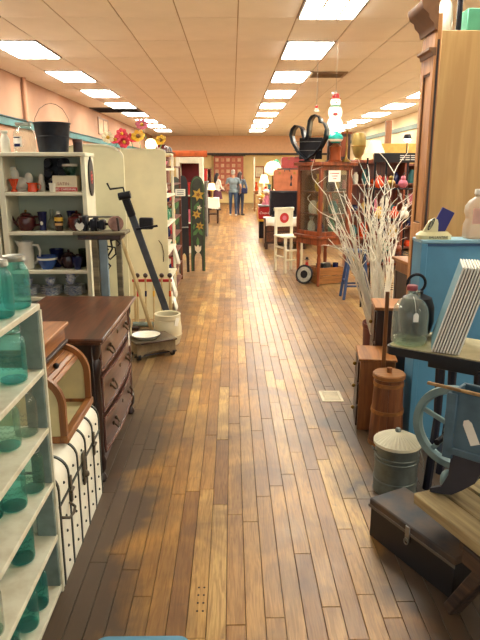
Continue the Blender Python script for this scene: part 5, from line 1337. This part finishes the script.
for i, z in enumerate(hz):
    for k in range(5):
        m_, cn = cols_[(i * 3 + k) % 7]; r = .05 + .015 * ((i + k) % 3); h = .10 + .05 * ((i * 2 + k) % 4)
        single(MB().lathe([(0, .002), (r * .7, 0), (r, h * .35), (r * .9, h * .75), (r * .5, h * .9), (r * .6, h), (r * .45, h), (0, h * .6)], 16, cap=False), 'pottery_jar', m_, '%s pottery jar on the %s shelf of the reddish hutch' % (cn, lv[i]), 'jar', (2.1 + k * .17, 10.46, z), group='pottery in the reddish hutch')
t = thing('table_lamp', 'table lamp with flared cream shade on the reddish hutch', 'lamp', (2.43, 10.55, 1.8305))
MB().lathe([(.07, 0), (.07, .01), (.025, .03), (.035, .08), (.015, .12), (.012, .16)], 16).build('base', brass, t)
MB().lathe([(.165, .11), (.15, .16), (.11, .24), (.08, .32)], 22, cap=False).build('shade', mat('shade_cream', (240, 224, 178), .7, var=.02, emit=((255, 224, 160), .5)), t)
# ------------------------------------------------------------------ black wire rack with header sign
t = thing('wire_rack', 'black wire display rack with dark header sign', 'rack', (1.60, 6.90, 0))
MB().box(-.02, .50, -.012, .012, 1.74, 1.845, .003).build('header', black_paint, t)
for k in range(3):
    for q_ in range(3): MB().box(.27 + q_ * .06, .315 + q_ * .06 + .006 * ((k + q_) % 2), -.0145, -.0122, 1.768 + k * .022, 1.777 + k * .022).build('printed_line', paper, t)
for (x, y) in ((0, 0), (.48, 0), (0, .4), (.48, .4)): MB().cyl((x, y, 0), (x, y, 1.8), .012, n=8).build('post', black_iron, t)
MB().box(.115, .135, -.01, .01, 0, 1.74, .002).build('centre_post', black_iron, t)
for z in (.3, .7, 1.1, 1.45):
    for y in (0, .13, .27, .4): MB().cyl((0, y, z), (.48, y, z), .005, n=6).build('shelf_wire', black_iron, t)
    for x in (0, .48): MB().cyl((x, 0, z), (x, .4, z), .005, n=6).build('shelf_wire', black_iron, t)
for k, (x, z, m_, lab) in enumerate(((.1, 1.456, orange_glaze, 'orange gourd on the upper rack shelf'), (.24, 1.456, brass, 'tan gourd on the upper rack shelf'), (.38, 1.456, mauve, 'pinkish gourd on the upper rack shelf'), (.12, 1.106, yellow, 'yellow gourd on the second rack shelf'), (.3, 1.106, orange_glaze, 'orange gourd on the second rack shelf'), (.42, 1.106, white_glaze, 'white gourd on the second rack shelf'), (.2, .706, green, 'green gourd on the third rack shelf'), (.36, .706, cherry, 'brown gourd on the third rack shelf'))):
    t = thing('ceramic_gourd', lab, 'gourd', (1.60 + x, 7.1, z), 0, 'gourds on the wire rack')
    b = MB().ball((0, 0, .05), (.055, .055, .05), 14, 9); b.ball((0, 0, .11), (.03, .03, .035), 12, 8); b.build('body', m_, t); MB().tube([(0, 0, .14), (.006, 0, .165), (.02, 0, .175)], .007, 6).build('stem', dark_wood, t)
# far shelves on the right with pottery
for q_, (fx, fy, lab, m0) in enumerate(((2.9, 12.6, 'long brown shelf of pottery beyond the wire rack', brick_w), (3.9, 16.0, 'tall tan shelf of goods near the cream wall', oak_z), (2.2, 15.5, 'dark low shelf of goods beyond the reddish hutch', dark_wood))):
    zz = hutch(lab, (fx, fy, 0), 1.15, (1.75, 2.1, 1.5)[q_], .4, m0, 0, 4)
    for i, z in enumerate(zz):
        for k in range(6):
            m_, cn = cols_[(i * 2 + k + q_ * 3) % 7]; r = .055 + .012 * ((i + 2 * k) % 3); h = .12 + .05 * ((i + k) % 4)
            single(MB().lathe([(0, .002), (r * .8, 0), (r, h * .5), (r * .6, h * .85), (r * .7, h), (r * .55, h), (0, h * .5)], 12, cap=False), 'crockery_pot', m_, '%s pot on the %s level of the %s' % (cn, lv[i], ' '.join(lab.split()[:3])), 'pot', (fx + .13 + k * .175, fy + .16, z), group='pots on the far shelves')
t = thing('wall_post', 'bare wooden post reaching up beyond the wire rack', 'post', (3.75, 15.0, 0)); MB().box(-.07, .07, -.06, .06, 0, 2.82, .006).build('shaft', oak_z, t); MB().box(-.10, .10, -.09, .09, 0, .12, .006).build('plinth', oak_z, t)
t = thing('clip_lamp', 'bright clip lamp shining by the cream wall', 'lamp', (3.60, 12.8, 1.8005))
MB().cyl((0, 0, 0), (0, 0, .5), .012, n=8).build('stem', black_iron, t); MB().lathe([(.06, .58), (.09, .50), (.095, .48)], 16, cap=False).build('shade', black_iron, t); MB().ball((0, 0, .5), .075, 14, 9).build('bulb', lamp_mat('bulb_glow', (255, 236, 190), 14), t); MB().lathe([(.08, 0), (.08, .012), (.0, .02)], 14).build('foot', black_iron, t)
single(MB().box(0, 1.3, 0, .03, 0, 2.25, .01), 'display_board', mat('mustard_board', (214, 170, 84), .7), 'mustard yellow display board beyond the wire rack', 'board', (3.2, 14.0, 0))

# ------------------------------------------------------------------ white chair, dresser and stacked cases along the aisle
t = thing('white_chair', 'white painted wooden chair with red oval medallion back', 'chair', (.94, 10.05, 0), math.radians(24))
for (x, y, h) in ((-.15, -.17, .60), (.15, -.17, .60), (-.15, .17, 1.02), (.15, .17, 1.02)): MB().box(x - .02, x + .02, y - .02, y + .02, 0, h, .004).build('leg', white_paint, t)
MB().box(-.18, .18, -.20, .19, .58, .615, .008).build('seat', white_paint, t)
MB().box(-.13, .13, .155, .185, .74, 1.03, .006).build('backrest', white_paint, t); MB().box(-.19, .19, .15, .19, 1.0, 1.06, .01).build('top_rail', white_paint, t)
MB().xf((0, .154, .885), (PI / 2, 0, 0)).lathe([(.085, 0), (.085, .003), (0, .004)], 24).build('red_medallion', red, t); MB().xf((0, .149, .885), (PI / 2, 0, 0)).lathe([(.04, 0), (.04, .003), (0, .004)], 18).build('medallion_centre', mauve, t)
for z in (.2, .36): MB().box(-.15, .15, -.185, -.16, z, z + .03, .003).build('rung', white_paint, t); MB().box(-.165, -.14, -.17, .17, z + .04, z + .07, .003).build('rung', white_paint, t)
t = thing('low_dresser', 'low reddish dresser at the aisle beyond the white chair', 'dresser', (.70, 13.0, 0))
MB().box(0, .9, 0, .45, .12, .64, .005).build('carcass', mahogany_shaded, t); MB().box(-.02, .92, -.02, .47, .64, .67, .006).build('top_board', mahogany, t)
for (x, y) in ((.04, .04), (.86, .04), (.04, .41), (.86, .41)): MB().box(x - .03, x + .03, y - .03, y + .03, 0, .12, .004).build('foot', dark_wood, t)
for k in range(2):
    d = MB().box(.04, .86, -.012, -.0005, .16 + k * .23, .37 + k * .23, .004).build('drawer', mahogany, t); MB().ball((.25, -.022, .265 + k * .23), .016, 8, 6).build('knob', brass, d); MB().ball((.65, -.022, .265 + k * .23), .016, 8, 6).build('knob', brass, d)
b = MB(); vs = []; nx = 16
for j, (yy_, zz_) in enumerate(((-.03, .50), (-.028, .60), (-.02, .672), (.2, .676), (.42, .676))):
    for i in range(nx): vs.append((.72 + i * .055, 13.0 + yy_ + (.012 * math.sin(i * 1.7) if j < 2 else 0) - .004, zz_ + (.015 * math.sin(i * .9) if j == 0 else 0)))
b.add(vs, [(j * nx + i, j * nx + i + 1, (j + 1) * nx + i + 1, (j + 1) * nx + i) for j in range(4) for i in range(nx - 1)])
o = b.build('table_runner', paper); tag(o, 'white cloth draped over the low reddish dresser', 'cloth'); o.modifiers.new('thick', 'SOLIDIFY').thickness = .003
t = thing('black_cabinet', 'flat black lacquered case standing on the low dresser', 'case', (.82, 13.22, .677))
MB().box(0, .62, 0, .22, .02, .56, .01).build('body', black_paint, t); MB().box(.02, .6, -.01, 0, .05, .53, .006).build('door', mat('black_lacquer', (18, 18, 26), .2), t); MB().box(.04, .58, .02, .2, 0, .02).build('base', black_paint, t)
def suitcase(label, loc, w, h, dpt, m, rz=0):
    t = thing('suitcase', label, 'suitcase', loc, rz, 'stacked vintage suitcases')
    MB().prism([(p[0] + w / 2, p[1] + h / 2) for p in rr(w / 2, h / 2, .06)], 0, dpt, 'y').build('shell', m, t, 30)
    MB().tube([(w * .4, -.01, h * .92), (w * .4, -.04, h * 1.0), (w * .6, -.04, h * 1.0), (w * .6, -.01, h * .92)], .012, 6).build('handle', dark_wood, t)
    for fx in (.22, .78): MB().box(w * fx - .025, w * fx + .025, -.008, 0, h * .78, h * .90, .002).build('latch', brass, t)
    return t
tan_l = mat('tan_leather', (176, 100, 62), .5, var=.12); red_l = mat('oxblood_leather', (150, 50, 44), .5)
t = suitcase('tan leather suitcase with dark figure sticker, standing on the black case', (.90, 13.23, 1.2385), .56, .44, .19, tan_l)
MB().prism([(.34, .10), (.40, .10), (.375, .20), (.40, .28), (.37, .34), (.35, .28), (.365, .2)], -.003, -.0005, 'y').build('figure_sticker', black_paint, t)
t2 = hutch('tall dark open shelf behind the suitcases', (1.05, 13.75, 0), .9, 1.66, .35, dark_wood)
suitcase('oxblood red suitcase lying over the dark shelf behind the tan one', (1.10, 13.78, 1.711), .75, .24, .2, red_l)
t = thing('globe_lamp', 'white globe lamp beside the suitcases', 'lamp', (.95, 14.4, 0))
MB().cyl((0, 0, .02), (0, 0, 1.55), .02, n=10).build('pole', brass, t); MB().lathe([(.14, 0), (.14, .015), (.03, .04)], 18).build('base', brass, t); MB().lathe([(.05, 1.55), (.19, 1.62), (.20, 1.72), (.14, 1.83), (.05, 1.87), (0, 1.87)], 20).build('glass_shade', mat('opal_glass', (244, 234, 206), .4, var=.02, emit=((255, 230, 170), .8)), t)
t = thing('green_hat', 'green knitted hat on a stand behind the globe lamp', 'hat', (1.12, 15.75, 0))
MB().cyl((0, 0, 0), (0, 0, 1.74), .02, n=8).build('stand', dark_wood, t); MB().lathe([(.12, 1.72), (.13, 1.76), (.10, 1.86), (.04, 1.93), (0, 1.94)], 16).build('hat_crown', mat('knit_green', (70, 150, 110), .8), t); MB().lathe([(.10, 0), (.10, .02), (.0, .03)], 12).build('base', dark_wood, t)
# soda cooler on a yellow stool, doll
t = thing('drink_cooler', 'red drink cooler with white script on a dark stand', 'cooler', (.66, 15.2, 0))
MB().box(.02, .38, .02, .3, 0, .42, .004).build('stand', black_iron, t); MB().box(0, .40, 0, .32, .42, .47, .004).build('stand_shelf', yellow, t); MB().box(0, .40, 0, .32, .4705, .78, .02).build('chest_body', red, t); MB().box(-.01, .41, -.01, .33, .78, .83, .012).build('lid', steel, t)
lettering('Coca-Cola', .085, paper, t, (.2, -.004, .63), (PI / 2, 0, 0), shear=.3)
t = thing('white_haired_doll', 'seated doll with white hair in a pale dress', 'doll', (.865, 15.35, .831))
MB().lathe([(.12, 0), (.10, .08), (.06, .19), (.03, .23)], 14).build('dress', mauve, t); MB().ball((0, 0, .28), (.062, .06, .07), 14, 9).build('head', MATS['skin_clay'], t); MB().ball((0, .015, .305), (.085, .075, .075), 14, 9).build('hair', white_glaze, t)
for s in (-1, 1): MB().tube([(s * .05, -.02, .19), (s * .10, -.06, .12), (s * .06, -.10, .06)], [.02, .018, .014], 8).build('arm', MATS['skin_clay'], t)
# tables far on the right
for q_, (x, y, w, dpt, lab, m_) in enumerate(((.80, 18.2, .9, .6, 'tan display table by the aisle beyond the drink cooler', oak_x), (.85, 21.0, 1.2, .7, 'pale display table close to the couple', pale_oak), (.9, 25.5, 1.4, .7, 'brown display table near the yellow wall', oak_x))):
    t = thing('display_table', lab, 'table', (x, y, 0))
    MB().box(0, w, 0, dpt, .80, .84, .006).build('table_top', m_, t); MB().box(.04, w - .04, .04, dpt - .04, .70, .80, .003).build('apron', m_, t)
    for (a, b_) in ((.05, .05), (w - .05, .05), (.05, dpt - .05), (w - .05, dpt - .05)): MB().box(a - .03, a + .03, b_ - .03, b_ + .03, 0, .70, .004).build('leg', m_, t)
    for k in range(4):
        mm, cn = cols_[(q_ * 2 + k) % 7]; r = .07 + .02 * (k % 2); h = .18 + .09 * ((k + q_) % 3)
        single(MB().lathe([(0, .002), (r * .7, 0), (r, h * .3), (r * .5, h * .7), (r * .8, h), (r * .6, h), (0, h * .4)], 14, cap=False), 'table_vase', mm, '%s vase on the %s' % (cn, ' '.join(lab.split()[:3]) + [' by the cooler', ' by the couple', ' near the yellow wall'][q_]), 'vase', (x + .12 + k * (w - .24) / 3, y + .2, .8405), group='vases on the display tables')
for q_, (x, y, h, lab) in enumerate(((1.46, 18.66, .5, 'glowing cream shaded lamp on the tan display table'), (1.6, 21.5, .6, 'glowing cream shaded lamp on the pale display table'), (1.35, 25.9, .65, 'glowing cream shaded lamp near the yellow wall'))):
    t = thing('shaded_lamp', lab, 'lamp', (x, y, .8405))
    MB().lathe([(.08, 0), (.08, .015), (.03, .04), (.06, .15), (.02, h * .5), (.015, h * .62)], 14).build('base', white_glaze, t); MB().lathe([(.20, h * .5), (.11, h)], 18, cap=False).build('shade', mat('lit_shade', (250, 232, 190), .7, var=.02, emit=((255, 220, 150), 4.0)), t)
t = thing('floor_pole', 'slim white pole standing by the tan display table', 'pole', (.98, 27.2, 0)); MB().cyl((0, 0, .03), (0, 0, 2.25), .035, n=10).build('shaft', white_paint, t); MB().lathe([(.12, 0), (.12, .02), (.05, .035)], 14).build('base', white_paint, t)
# hanging quilt and pictures on the back wall
t = thing('patchwork_quilt', 'red and cream patchwork quilt hung on the yellow back wall', 'quilt', (-.95, Y1 - .36, .62))
MB().box(0, 1.55, 0, .04, 0, 1.78, .01).build('backing', mat('quilt_rose', (190, 112, 92), .9, var=.08), t)
for i in range(5):
    for j in range(6): MB().box(.08 + i * .29, .08 + i * .29 + .17, -.006, 0, .08 + j * .285, .08 + j * .285 + .17).build('patch', mat('quilt_cream' if (i + j) % 2 else 'quilt_peach', (230, 196, 160) if (i + j) % 2 else (214, 158, 124), .9), t)
MB().cyl((-.1, .02, 1.8), (1.65, .02, 1.8), .02, n=8).build('hanging_rod', dark_wood, t)
for (x, z, w, h, lab, m_) in ((1.2, 1.3, .5, .6, 'small brown framed picture on the yellow wall beside the quilt', tan_l), (2.6, 1.4, .8, .6, 'wide dark framed picture on the yellow wall', dark_wood), (-2.4, 1.5, .9, .6, 'orange hanging textile on the yellow wall', orange_glaze)):
    t = thing('wall_picture', lab, 'picture', (x, Y1 - .05, z)); MB().box(0, w, 0, .04, 0, h, .006).build('frame', m_, t); MB().box(.06, w - .06, -.004, 0, .06, h - .06).build('canvas', cream_silk, t)

# ------------------------------------------------------------------ left side, farther along the aisle
t = thing('wardrobe_frame', 'white framed doorway cabinet with red lining behind the lily board', 'cabinet', (-1.12, 12.4, 0))
for (a, b_, c, d) in ((0, .08, 0, 1.92), (.46, .54, 0, 1.92), (.08, .46, 1.80, 1.92), (.08, .46, 0, .10)): MB().box(a, b_, 0, .4, c, d, .006).build('frame_member', white_paint, t)
MB().box(.08, .46, .36, .38, .1, 1.8).build('lining', mat('crimson_lining', (120, 26, 34), .7), t)
for z in (.6, 1.15): MB().box(.08, .46, .03, .36, z, z + .025).build('shelf_board', white_paint, t)
for k, z in enumerate((.626, 1.176)): single(MB().lathe([(0, 0), (.07, 0), (.09, .1), (.06, .22), (.07, .25), (0, .25)], 14, cap=False), 'red_vase', [mauve, red][k], ['pink vase on the lower red-lined shelf', 'bright red vase on the upper red-lined shelf'][k], 'vase', (-.85, 12.58, z))
t = thing('orange_rug', 'rolled orange rug lying across the white framed cabinet top', 'rug', (-1.25, 12.55, 1.985)); MB().cyl((0, 0, 0), (.75, 0, 0), .064, n=16).build('roll', mat('rug_orange', (196, 96, 48), .9, var=.15), t); MB().cyl((.745, 0, 0), (.752, 0, 0), .045, n=14).build('roll_core', dark_wood, t)
zz = hutch('grey open cabinet along the aisle before the white cloth table', (-1.15, 15.6, 0), .50, 1.35, .9, mat('grey_paint', (120, 118, 112), .6))
for i, z in enumerate(zz):
    for k in range(2): mm, cn = cols_[(i * 2 + k + 1) % 7]; single(MB().lathe([(0, 0), (.07, 0), (.085, .1), (.05, .18), (.06, .2), (0, .2)], 12, cap=False), 'kitchen_canister', mm, '%s canister on the %s shelf of the grey cabinet' % (cn, lv[i]), 'canister', (-1.0 + k * .2, 15.8, z))
t = thing('red_tin_box', 'large red tin box on top of the grey cabinet', 'box', (-1.0, 15.7, 1.401)); MB().box(0, .36, 0, .3, 0, .26, .012).build('body', red, t); MB().box(-.01, .37, -.01, .31, .26, .30, .01).build('lid', red, t)
t = thing('cloth_table', 'small table under a white cloth beside the aisle', 'table', (-.80, 19.6, 0))
MB().box(0, .36, 0, .5, .78, .81, .005).build('table_top', dark_wood, t)
for (a, b_) in ((.03, .03), (.33, .03), (.03, .47), (.33, .47)): MB().box(a - .025, a + .025, b_ - .025, b_ + .025, 0, .78, .004).build('leg', dark_wood, t)
MB().box(.04, .32, .04, .46, .28, .31).build('lower_shelf', dark_wood, t)
t = thing('white_tablecloth', 'white cloth hanging over the small aisle table', 'tablecloth', (-.80, 19.6, 0))
b = MB(); ring_ = rr(.205, .275, .04); n = len(ring_); vs = []
for (z, k_) in ((.50, 1.08), (.62, 1.04), (.74, 1.0), (.813, .98)):
    for i, p in enumerate(ring_): q2 = k_ + (.02 * math.sin(i * 2.1) if z < .7 else 0); vs.append((.18 + p[0] * q2, .25 + p[1] * q2, z + (.04 * math.sin(i * 1.3) if z < .55 else 0)))
b.add(vs, [(j * n + i, j * n + (i + 1) % n, (j + 1) * n + (i + 1) % n, (j + 1) * n + i) for j in range(3) for i in range(n)] + [tuple(3 * n + i for i in range(n))])
b.build('drape', paper, t)
t = thing('small_lamp', 'lit table lamp on the white cloth table', 'lamp', (-.66, 19.8, .8145)); MB().lathe([(.06, 0), (.06, .01), (.02, .03), (.02, .28)], 12).build('base', brass, t); MB().lathe([(.13, .25), (.08, .45)], 16, cap=False).build('shade', MATS['lit_shade'], t)
for q_, (y, lab) in enumerate(((22.5, 'tall brown booth shelf on the teal trim side near the couple'), (26.5, 'tall brown booth shelf on the teal trim side near the quilt'))):
    zz = hutch(lab, (-1.9, y, 0), 1.0, 1.7, .4, brick_w)
    for i, z in enumerate(zz):
        for k in range(4): mm, cn = cols_[(i + k * 2 + q_) % 7]; single(MB().lathe([(0, 0), (.06, 0), (.08, .1), (.05, .2), (.06, .22), (0, .22)], 10, cap=False), 'booth_jar', mm, '%s jar on the %s level of the booth shelf near the %s' % (cn, lv[i], ['couple', 'quilt'][q_]), 'jar', (-1.75 + k * .22, y + .18, z), group='jars on the far booth shelves')
zz = hutch('wide white booth shelf against the teal-trimmed wall', (-3.4, 9.0, 0), 1.6, 1.6, .4, white_paint)
zz = hutch('brown booth shelf deep behind the cream dividers', (-2.9, 13.5, 0), 1.5, 1.9, .4, brick_w)
t = thing('red_poster', 'red poster standing behind the arched cream divider', 'poster', (-2.05, 7.4, 0)); MB().box(0, .55, 0, .02, 1.45, 1.93, .004).build('sheet', mat('poster_red', (206, 70, 66), .6), t)
for x in (.1, .45): MB().box(x - .015, x + .015, .02, .05, 0, 1.6).build('easel_leg', dark_wood, t)

# ------------------------------------------------------------------ people
skin_m = mat('skin', (206, 152, 122), .6, var=.05)
def person(label, loc, rz, H, top_m, bot_m, hair_m, long_hair, arms, shoes_m, skirt=False):
    s = H / 1.75
    t = thing('person', label, 'person', loc, rz)
    b = MB()
    def cap(p0, p1, r0, r1):
        b.tube([p0, p1], [r0 * s, r1 * s], 12); b.ball(p0, r0 * s, 12, 8); b.ball(p1, r1 * s, 12, 8)
    P = lambda x, y, z: Vector((x * s, y * s, z * s))
    for sx, st in ((-1, .03), (1, -.04)):
        cap(P(sx * .09, 0, .90), P(sx * .10, st * .5 - .01, .50), .088, .062); cap(P(sx * .10, st * .5 - .01, .50), P(sx * .105, st + .02, .10), .06, .042)
        cap(P(sx * .105, st + .03, .055), P(sx * .12, st - .13, .038), .046, .034)
    b.ball(P(0, 0, .95), (.165 * s, .115 * s, .12 * s), 16, 10); b.ball(P(0, 0, 1.12), (.145 * s, .10 * s, .17 * s), 16, 10); b.ball(P(0, .005, 1.30), (.185 * s, .115 * s, .15 * s), 16, 10)
    cap(P(-.15, 0, 1.40), P(.15, 0, 1.40), .062, .062); cap(P(0, 0, 1.42), P(0, -.01, 1.54), .056, .05)
    b.ball(P(0, -.015, 1.635), (.074 * s, .092 * s, .115 * s), 16, 12); b.ball(P(0, -.105, 1.62), (.013 * s, .018 * s, .022 * s), 8, 6); b.ball(P(0, -.09, 1.575), (.025 * s, .012 * s, .009 * s), 8, 6)
    for sx in (-1, 1): b.ball(P(sx * .076, 0, 1.625), (.012 * s, .02 * s, .03 * s), 8, 6); b.ball(P(sx * .03, -.1, 1.645), (.012 * s, .007 * s, .008 * s), 8, 6)
    for sx, (el, wr_) in zip((-1, 1), arms):
        sh_ = P(sx * .20, 0, 1.39); el = P(*el); wr_ = P(*wr_)
        cap(sh_, el, .052, .04); cap(el, wr_, .039, .028)
        d = (wr_ - el).normalized(); side = d.cross(Vector((1, 0, 0))); side = side.normalized() if side.length > .1 else Vector((0, 1, 0))
        pm = wr_ + d * .055 * s; b.tube([wr_, pm, wr_ + d * .09 * s], [.026 * s, .036 * s, .03 * s], 10)
        for k in range(4):
            o_ = side * (.024 * (k - 1.5) * s); L = (.07, .08, .076, .06)[k] * s; f0 = wr_ + d * .085 * s + o_
            b.tube([f0, f0 + d * L * .55 + Vector((-sx * .008, 0, 0)) * s, f0 + d * L + Vector((-sx * .022, 0, 0)) * s], [.0105 * s, .0095 * s, .008 * s], 7)
        b.tube([wr_ + d * .03 * s - side * .025 * s, wr_ + d * .06 * s - side * .05 * s, wr_ + d * .10 * s - side * .055 * s], [.013 * s, .011 * s, .009 * s], 7)
    o = b.build('body', skin_m, t, 180)
    rm_ = o.modifiers.new('union', 'REMESH'); rm_.mode = 'VOXEL'; rm_.voxel_size = .0085 * s
    sm = o.modifiers.new('smooth', 'SMOOTH'); sm.iterations = 3
    bpy.context.view_layer.update()
    me = bpy.data.meshes.new_from_object(o.evaluated_get(bpy.context.evaluated_depsgraph_get()))
    o.modifiers.clear(); o.data = me; me.shade_smooth(); me.materials.clear()
    for m_ in (skin_m, top_m, bot_m, shoes_m): me.materials.append(m_)
    waist = .98
    for p in me.polygons:
        c = p.center; z = c.z / s; ax = abs(c.x) / s; arm = ax > .20 and z > .7 and z < 1.42
        if arm and z < (1.22 if not long_hair else 1.0): idx = 0
        elif z > 1.475 or (z > 1.44 and ax < .055): idx = 0
        elif z > waist: idx = 1
        elif z < .085: idx = 3
        elif arm and ax > .235: idx = 0
        else: idx = 2
        p.material_index = idx
    h = MB()
    if long_hair:
        h.ball(P(0, .012, 1.66), (.09 * s, .10 * s, .105 * s), 16, 10); h.tube([P(0, .05, 1.66), P(0, .085, 1.52), P(0, .10, 1.38), P(0, .10, 1.27)], [.085 * s, .088 * s, .075 * s, .03 * s], 12)
    else:
        h.ball(P(0, .008, 1.665), (.082 * s, .092 * s, .098 * s), 16, 10); h.ball(P(0, .05, 1.61), (.07 * s, .05 * s, .07 * s), 12, 8)
    h.build('hair', hair_m, t)
    # hem of the top, slightly flared
    MB().lathe([(1.0, 1.0), (1.04, .93), (1.03, .90), (1.0, .905)], 20, cap=False).build('shirt_hem', top_m, t)
    hem = [c for c in t.children if c.name.startswith('shirt_hem')][0]; hem.scale = (.168 * s, .118 * s, s)
    if skirt: MB().lathe([(.15 * s, .98 * s), (.19 * s, .85 * s), (.24 * s, .55 * s), (.235 * s, .55 * s), (.14 * s, .97 * s)], 20, cap=False).build('skirt', bot_m, t)
    return t
jeans = mat('blue_denim', (50, 72, 104), .8, var=.15, scale=20)
person('person in grey tee shirt and blue jeans with grey hair, back turned', (.04, 22.9, 0), math.radians(178), 1.70, mat('grey_tee', (128, 146, 156), .8), jeans, mat('grey_hair', (170, 160, 146), .7), False, (((-.29, -.04, 1.12), (-.27, -.20, .93)), ((.29, -.04, 1.12), (.26, -.20, .95))), mat('pale_shoe', (220, 216, 206), .6))
person('person with long dark hair in blue-grey top and jeans beside the grey-haired one', (.31, 23.25, 0), math.radians(150), 1.62, mat('slate_top', (120, 136, 150), .8), mat('dark_denim', (38, 52, 84), .8), mat('brown_hair', (54, 26, 24), .5), True, (((-.27, -.05, 1.12), (-.16, -.25, 1.02)), ((.27, -.05, 1.12), (.18, -.25, 1.02))), black_paint)
t = thing('handbag', 'dark handbag hanging at the hip of the long-haired person', 'handbag', (.47, 23.02, .82)); MB().box(-.11, .11, -.05, .05, 0, .22, .03).build('pouch', navy, t); MB().tube([(-.08, 0, .2), (-.06, .02, .45), (-.02, .08, .62), (.03, .03, .45), (.08, 0, .2)], .01, 6).build('strap', navy, t)
person('person in white top and plum skirt with black hair near the quilt', (-.62, 26.2, 0), math.radians(120), 1.56, paper, mat('plum_cloth', (92, 44, 62), .8), mat('black_hair', (24, 20, 26), .4), True, (((-.26, -.05, 1.12), (-.2, -.22, 1.0)), ((.26, -.05, 1.12), (.2, -.22, 1.0))), black_paint, True)
